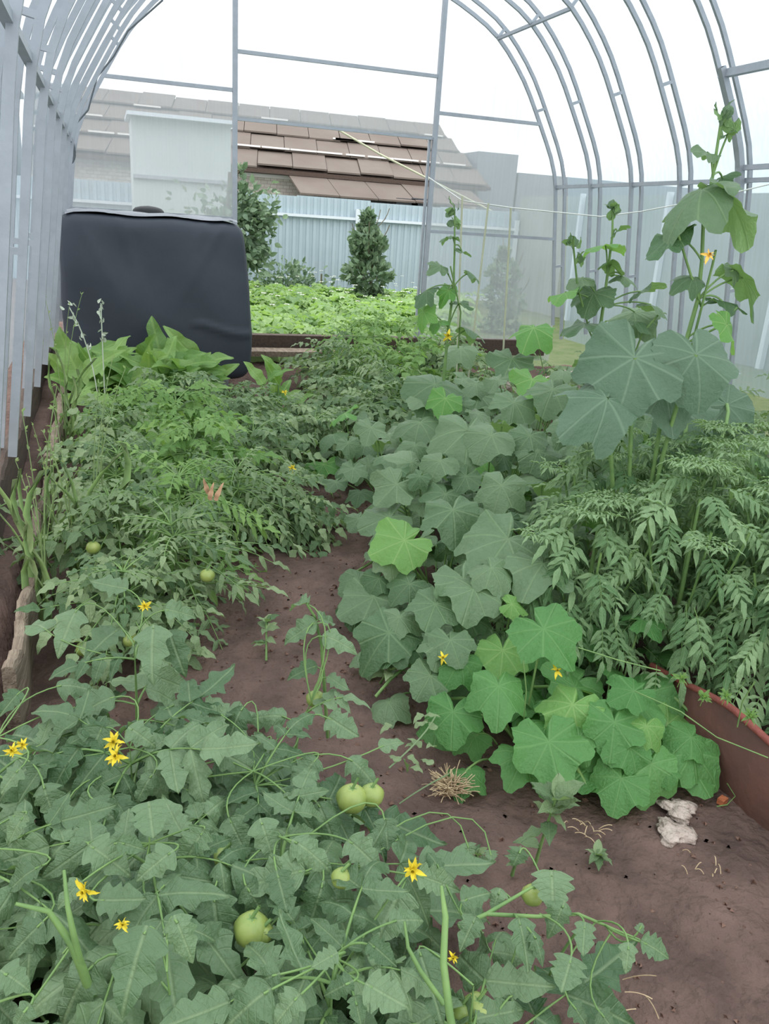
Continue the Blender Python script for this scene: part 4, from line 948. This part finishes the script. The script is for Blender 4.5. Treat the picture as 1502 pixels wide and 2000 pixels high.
# sticks and string
for (a, b_, lab) in (((903, 383), (896, 600), 'left'), ((954, 397), (928, 625), 'middle'), ((998, 406), (986, 630), 'right')):
    q = Acc(); p0 = at(*a, Y=4.9); p1 = at(*b_, Y=4.9); d = nrm(p1-p0); bot = p1+d*(p1[2]/max(.05, -d[2])); q.tube([bot, p0], .006, 6)
    tag(q.build('support_stick', M['bamboo']), 'thin pale support stick, %s of the three before the right gable pane' % lab, 'stick', 'support sticks')
q = Acc(); q.tube(np.array([at(837, 346, Y=6.5), at(903, 392, Y=4.9), at(1001, 406, Y=4.9), at(1174, 423, Y=4.6), at(1253, 413, Y=4.3), at(1400, 385, Y=3.8), at(1502, 360, Y=3.4), at(1560, 345, Y=3.3)]), .0035, 5)
tag(q.build('string', M['cord']), 'white string stretched across the bed above the vines', 'string')

for i, (x, y, h, lab) in enumerate(((3.3, 2.7, .6, 'nearest'), (3.4, 3.05, .62, 'second'), (3.5, 3.45, .6, 'third'), (3.4, 3.9, .45, 'fourth'), (3.5, 4.5, .42, 'fifth'), (3.3, 5.1, .42, 'farthest'), (2.9, 5.0, .4, 'the one closest to the stones'), (2.95, 2.5, .5, 'the one just behind the marigolds'))):
    tomato_plant(x, y, h, .26, 'wispy grey-green weed along the foot of the right wall, '+lab, n=34, TT=LANCE if i % 2 else OVAL, mat='midleaf', leaflet=.25, group='weeds along the right wall', name='weed', cat='weed', pairs=4, bare=.1)

# --- marigold bed
GD = [(1.63, 1.42, .50, .25), (1.26, 1.84, .50, .25), (1.48, 1.72, .62, .30), (1.75, 1.55, .62, .32), (1.72, 1.95, .66, .32), (1.95, 1.75, .64, .32), (1.45, 2.08, .62, .26), (2.0, 2.15, .62, .34), (1.78, 1.20, .46, .26), (2.2, 1.9, .62, .3)]
GLb = ['at the near edge above the rusty sheet', 'on the left side of the marigold bed', 'in the middle of the marigold bed', 'at the right edge of the photo, near', 'behind the middle of the marigold bed', 'at the right edge of the photo, farther back', 'with the tallest tip under the huge leaves',
       'at the back right of the marigold bed', 'in the lower right corner of the marigold bed', 'at the far right, mostly hidden']
for i, (x, y, h, r) in enumerate(GD):
    t = thing('marigold_plant', 'ferny green marigold plant '+GLb[i], 'marigold plant', (x, y, 0), 'marigolds behind the rusty sheet')
    f = Acc(); s = Acc()
    s.tube([(x, y, 0), (x, y, h*.9)], [.009, .004], 6)
    for k in range(9):
        a = k*2.4; rr_ = r*.6; s.tube(curve3((x, y, h*.2), (x+rr_*.6*cos(a), y+rr_*.6*sin(a), h*.4), (x+rr_*cos(a), y+rr_*sin(a), h*.85)), .0035, 5)
    nl = 95
    for k in range(nl):
        a = k*2.4+U(-.2, .2); q = sqrt((k+.5)/nl); z = h*(1-.6*q*q)*(1 if k % 2 else U(.35, .95)); c = np.array([x+r*q*.9*cos(a), y+r*q*.9*sin(a), z])
        d = nrm(np.array([cos(a), sin(a)-.2, .55-.9*q])+rs.randn(3)*.15)
        compound(f, s, c-d*.03, d, U(.075, .115), LANCE, 5, .50, .45, nrm(UP*.8-CF*.35+np.array([cos(a), sin(a), 0])*.3), stem_r=.0012, wx=.85, jit=.15, rside=.8)
    for k in range(10):                              # fresh tip rosettes
        a = U(0, 2*pi); q = U(0, .75); c = np.array([x+r*q*cos(a), y+r*q*sin(a), h*(1-.5*q*q)+.02])
        for j in range(7): b_ = j*.9; compound(f, None, c, nrm((cos(b_), sin(b_), .7)), .06, LANCE, 4, .5, .3, UP, rnd=.95, wx=.7, jit=.1)
    f.build('foliage', M['mari'], t); s.build('stems', M['stem'], t)

# --- grassy stalks along the left board
for i, (x, y, yt, z) in enumerate(((95, 1230, 640, .75), (150, 1160, 700, .62), (60, 900, 560, .8), (110, 1090, 780, .5), (190, 1150, 600, .78), (75, 1180, 850, .45))):
    b0 = at(x, y, z=.0); b0[0] = max(b0[0], -.22) ; t = thing('grass_tuft', 'thin grass stalks by the left board, %s' % ['tallest of the near ones', 'leaning right over the tomatoes', 'against the left wall', 'short and bent', 'with small pale seed heads before the black tank', 'lowest, close to the lone tomato'][i], 'grass', b0, 'grass stalks along the left board')
    f = Acc(); s = Acc()
    for k in range(7):
        a = U(0, 2*pi); put(f, BLADE[k % 3], b0+rs.randn(3)*.01*np.array([1, 1, 0]), nrm((cos(a)*.3, sin(a)*.3, 1)), nrm((cos(a), sin(a), .1)), U(.5, 1)*z*.7, .5)
    for k in range(3):
        tp_ = b0+np.array([U(-.08, .12), U(-.06, .1), z*U(.8, 1.0)]); P = curve3(b0, b0+UP*z*.6, tp_, 10); s.tube(P, np.linspace(.0022, .001, 10), 4)
        for j in range(9): q = P[-1-(j % 5)]; put(f, OVAL[0], q, nrm(rs.randn(3)+UP), rs.randn(3), .014, .8, .9)
    f.build('blades', M['grass'], t); s.build('stalks', M['grass'], t)
# pale seed-head weeds before the tank
for i, (x0, y0, x1, y1) in enumerate(((190, 690, 135, 600), (200, 680, 197, 592))):
    a = Acc(); p0 = at(x0, y0, Y=4.7); p1 = at(x1, y1, Y=4.7); P = curve3(p0-UP*.45, p0, p1, 12); a.tube(P, .003, 4)
    for j in range(16): put(a, OVAL[0], P[-1-(j % 5)]+rs.randn(3)*.01, nrm(rs.randn(3)+UP*.4), rs.randn(3), .03, .9, .9)
    tag(a.build('seed_stalk', simple('pale_seed_head', rgb(196, 206, 186), .8)), 'pale seed stalk rising before the black tank, %s' % ('leaning left' if i == 0 else 'upright'), 'seed stalk', 'pale seed stalks')
# plant at far left edge on the ledge
small_weed('leafy weed on the soil ledge at the left edge of the photo', 15, 1110, .0, 5, .06, stemtop=(20, 1060))
tomato_plant(-.36, 2.75, .30, .12, 'spiky grey-green weed on the soil ledge left of the board', n=9, TT=LANCE, mat='midleaf', group=None, name='weed', cat='weed')

# --- small loose things on the soil
def lump(name, label, px, py, z, size, mat, cat, seed=0, jag=.25, fl=.45, group=None):
    r = np.random.RandomState(seed); p = at(px, py, z=z) if name != 'pale_stone' else at(px, py, Y=5.9)*np.array([1, 1, 0]); a = Acc(); m, k = 14, 22; V = []
    c = r.randn(6)
    for i in range(m):
        th = pi*i/(m-1)
        for j in range(k):
            ph = 2*pi*j/k; q = 1+jag*(sin(3*ph+c[0]+th)+.6*sin(5*ph+c[1]*3+2*th)+.6*sin(7*th+c[2]+ph*2)+.4*sin(11*ph+5*th))*sin(th)*.5
            V.append((p[0]+size*q*sin(th)*cos(ph), p[1]+size*q*sin(th)*sin(ph), max(-.01, z+size*fl*.7+size*fl*cos(th)*q)))
    a.add(V, [(i*k+j, (i+1)*k+j, (i+1)*k+(j+1) % k, i*k+(j+1) % k) for i in range(m-1) for j in range(k)])
    o = a.build(name, mat); return tag(o, label, cat, group)
lump('crumpled_rag', 'crumpled pale dry rag on the soil, lower and larger lump of the two', 1316, 1632, 0, .038, M['paper'], 'rag', 1, .5, .3, 'crumpled rags on the path')
lump('crumpled_rag', 'crumpled pale dry rag on the soil, upper lump touching the other', 1322, 1588, 0, .034, M['paper'], 'rag', 2, .6, .4, 'crumpled rags on the path')
b = Acc(); p = at(1410, 1568, z=.0); b.box(p+UP*.006, (.022, .016, .014), np.array([[.9, .4, 0], [-.4, .9, 0], [0, 0, 1]])); tag(b.build('brick_fragment', M['brick'], smooth=False), 'small orange brick chip on the soil near the rusty sheet', 'brick fragment')
for i, (x, y, lab, sz) in enumerate(((975, 690, 'right of the yellow vine flower', .06), (1120, 655, 'behind the middle climbing vine', .08), (955, 685, 'far side of its neighbour', .04), (1080, 640, 'left of the larger stone', .05))):
    p = at(x, y, Y=5.6); lump('pale_stone', 'pale stone rubble lying at the back of the bed, '+lab, x, y, 0, sz*1.7, M['stone'], 'stone', i+5, .3, .75, 'pale stones at the back of the bed')
# dry straw wisps
def straw(label, px, py, n, L, spread):
    a = Acc(); c = at(px, py, z=.01)
    for k in range(n):
        th = U(0, 2*pi); p = c+np.array([U(-spread, spread), U(-spread, spread), .004]); d = np.array([cos(th), sin(th), U(0, .9)])
        a.tube(curve3(p, p+d*L*.5+UP*.01, p+d*L+UP*-.01*0), .0011, 4)
    return tag(a.build('dry_straw', M['dry']), label, 'straw')
straw('pale dry straw clump on the path above the green tomatoes', 878, 1545, 150, .04, .022)
straw('few dry twigs scattered beside the small narrow-leaved weed', 1140, 1620, 14, .025, .03)
straw('dry twigs lying at the lower right of the path', 1200, 1930, 6, .05, .05)
straw('dry bits lying right of the rags', 1360, 1690, 8, .015, .04)
q = Acc(); q.tube(curve3(at(760, 1500, z=.12), at(830, 1440, z=.16), at(850, 1400, z=.14)), .002, 5); q.tube(curve3(at(780, 1570, z=.02), at(820, 1540, z=.05), at(880, 1510, z=.04)), .0018, 5)
for k in range(14): 
    p = at(800+U(-40, 50), 1440+U(-50, 60), z=.13); put(q, TOML[k % 3], p, nrm(rs.randn(3)), UP, .035, 1, .8)
tag(q.build('vine_tip', M['midleaf']), 'pale curling shoot reaching from the front patch toward the cucumbers', 'shoot')
# crumbs
cr_ = Acc(); n_c = 5200
base_v = np.array([[0, 0, .6], [1, 0, 0], [0, 1, 0], [-1, 0, 0], [0, -1, 0], [0, 0, -.6]])
F8 = [(0, 1, 2, 5), (0, 2, 3, 5), (0, 3, 4, 5), (0, 4, 1, 5)]
for k in range(n_c):
    x, y = U(-.2, 1.6), U(.6, 5.0); sc = .0012+.006*rs.rand()**3*(1+.2*y); V = base_v*sc*rs.uniform(.6, 1.3, (6, 3)); a_ = U(0, 3); R = np.array([[cos(a_), sin(a_), 0], [-sin(a_), cos(a_), 0], [0, 0, 1]])
    cr_.add(V@R+np.array([x, y, float(hmap(np.array(x), np.array(y)))+sc*.3]), [(0, 1, 5, 2), (0, 2, 5, 3), (0, 3, 5, 4), (0, 4, 5, 1)])
tag(cr_.build('soil_crumbs', M['crumb'], smooth=False, kind='stuff'), 'loose brown soil crumbs scattered along the path', 'soil')

pb_ = Acc()
for k in range(420):
    x, y = U(.3, 1.5), U(.6, 4.2); sc = .0015+.004*rs.rand()**2; V = base_v*sc*rs.uniform(.5, 1.6, (6, 3))
    pb_.add(V+np.array([x, y, float(hmap(np.array(x), np.array(y)))+sc*.4]), [(0, 1, 5, 2), (0, 2, 5, 3), (0, 3, 5, 4), (0, 4, 5, 1)])
tag(pb_.build('soil_bits', M['dry'], smooth=False, kind='stuff'), 'tiny pale bits of straw and grit strewn on the path', 'debris')
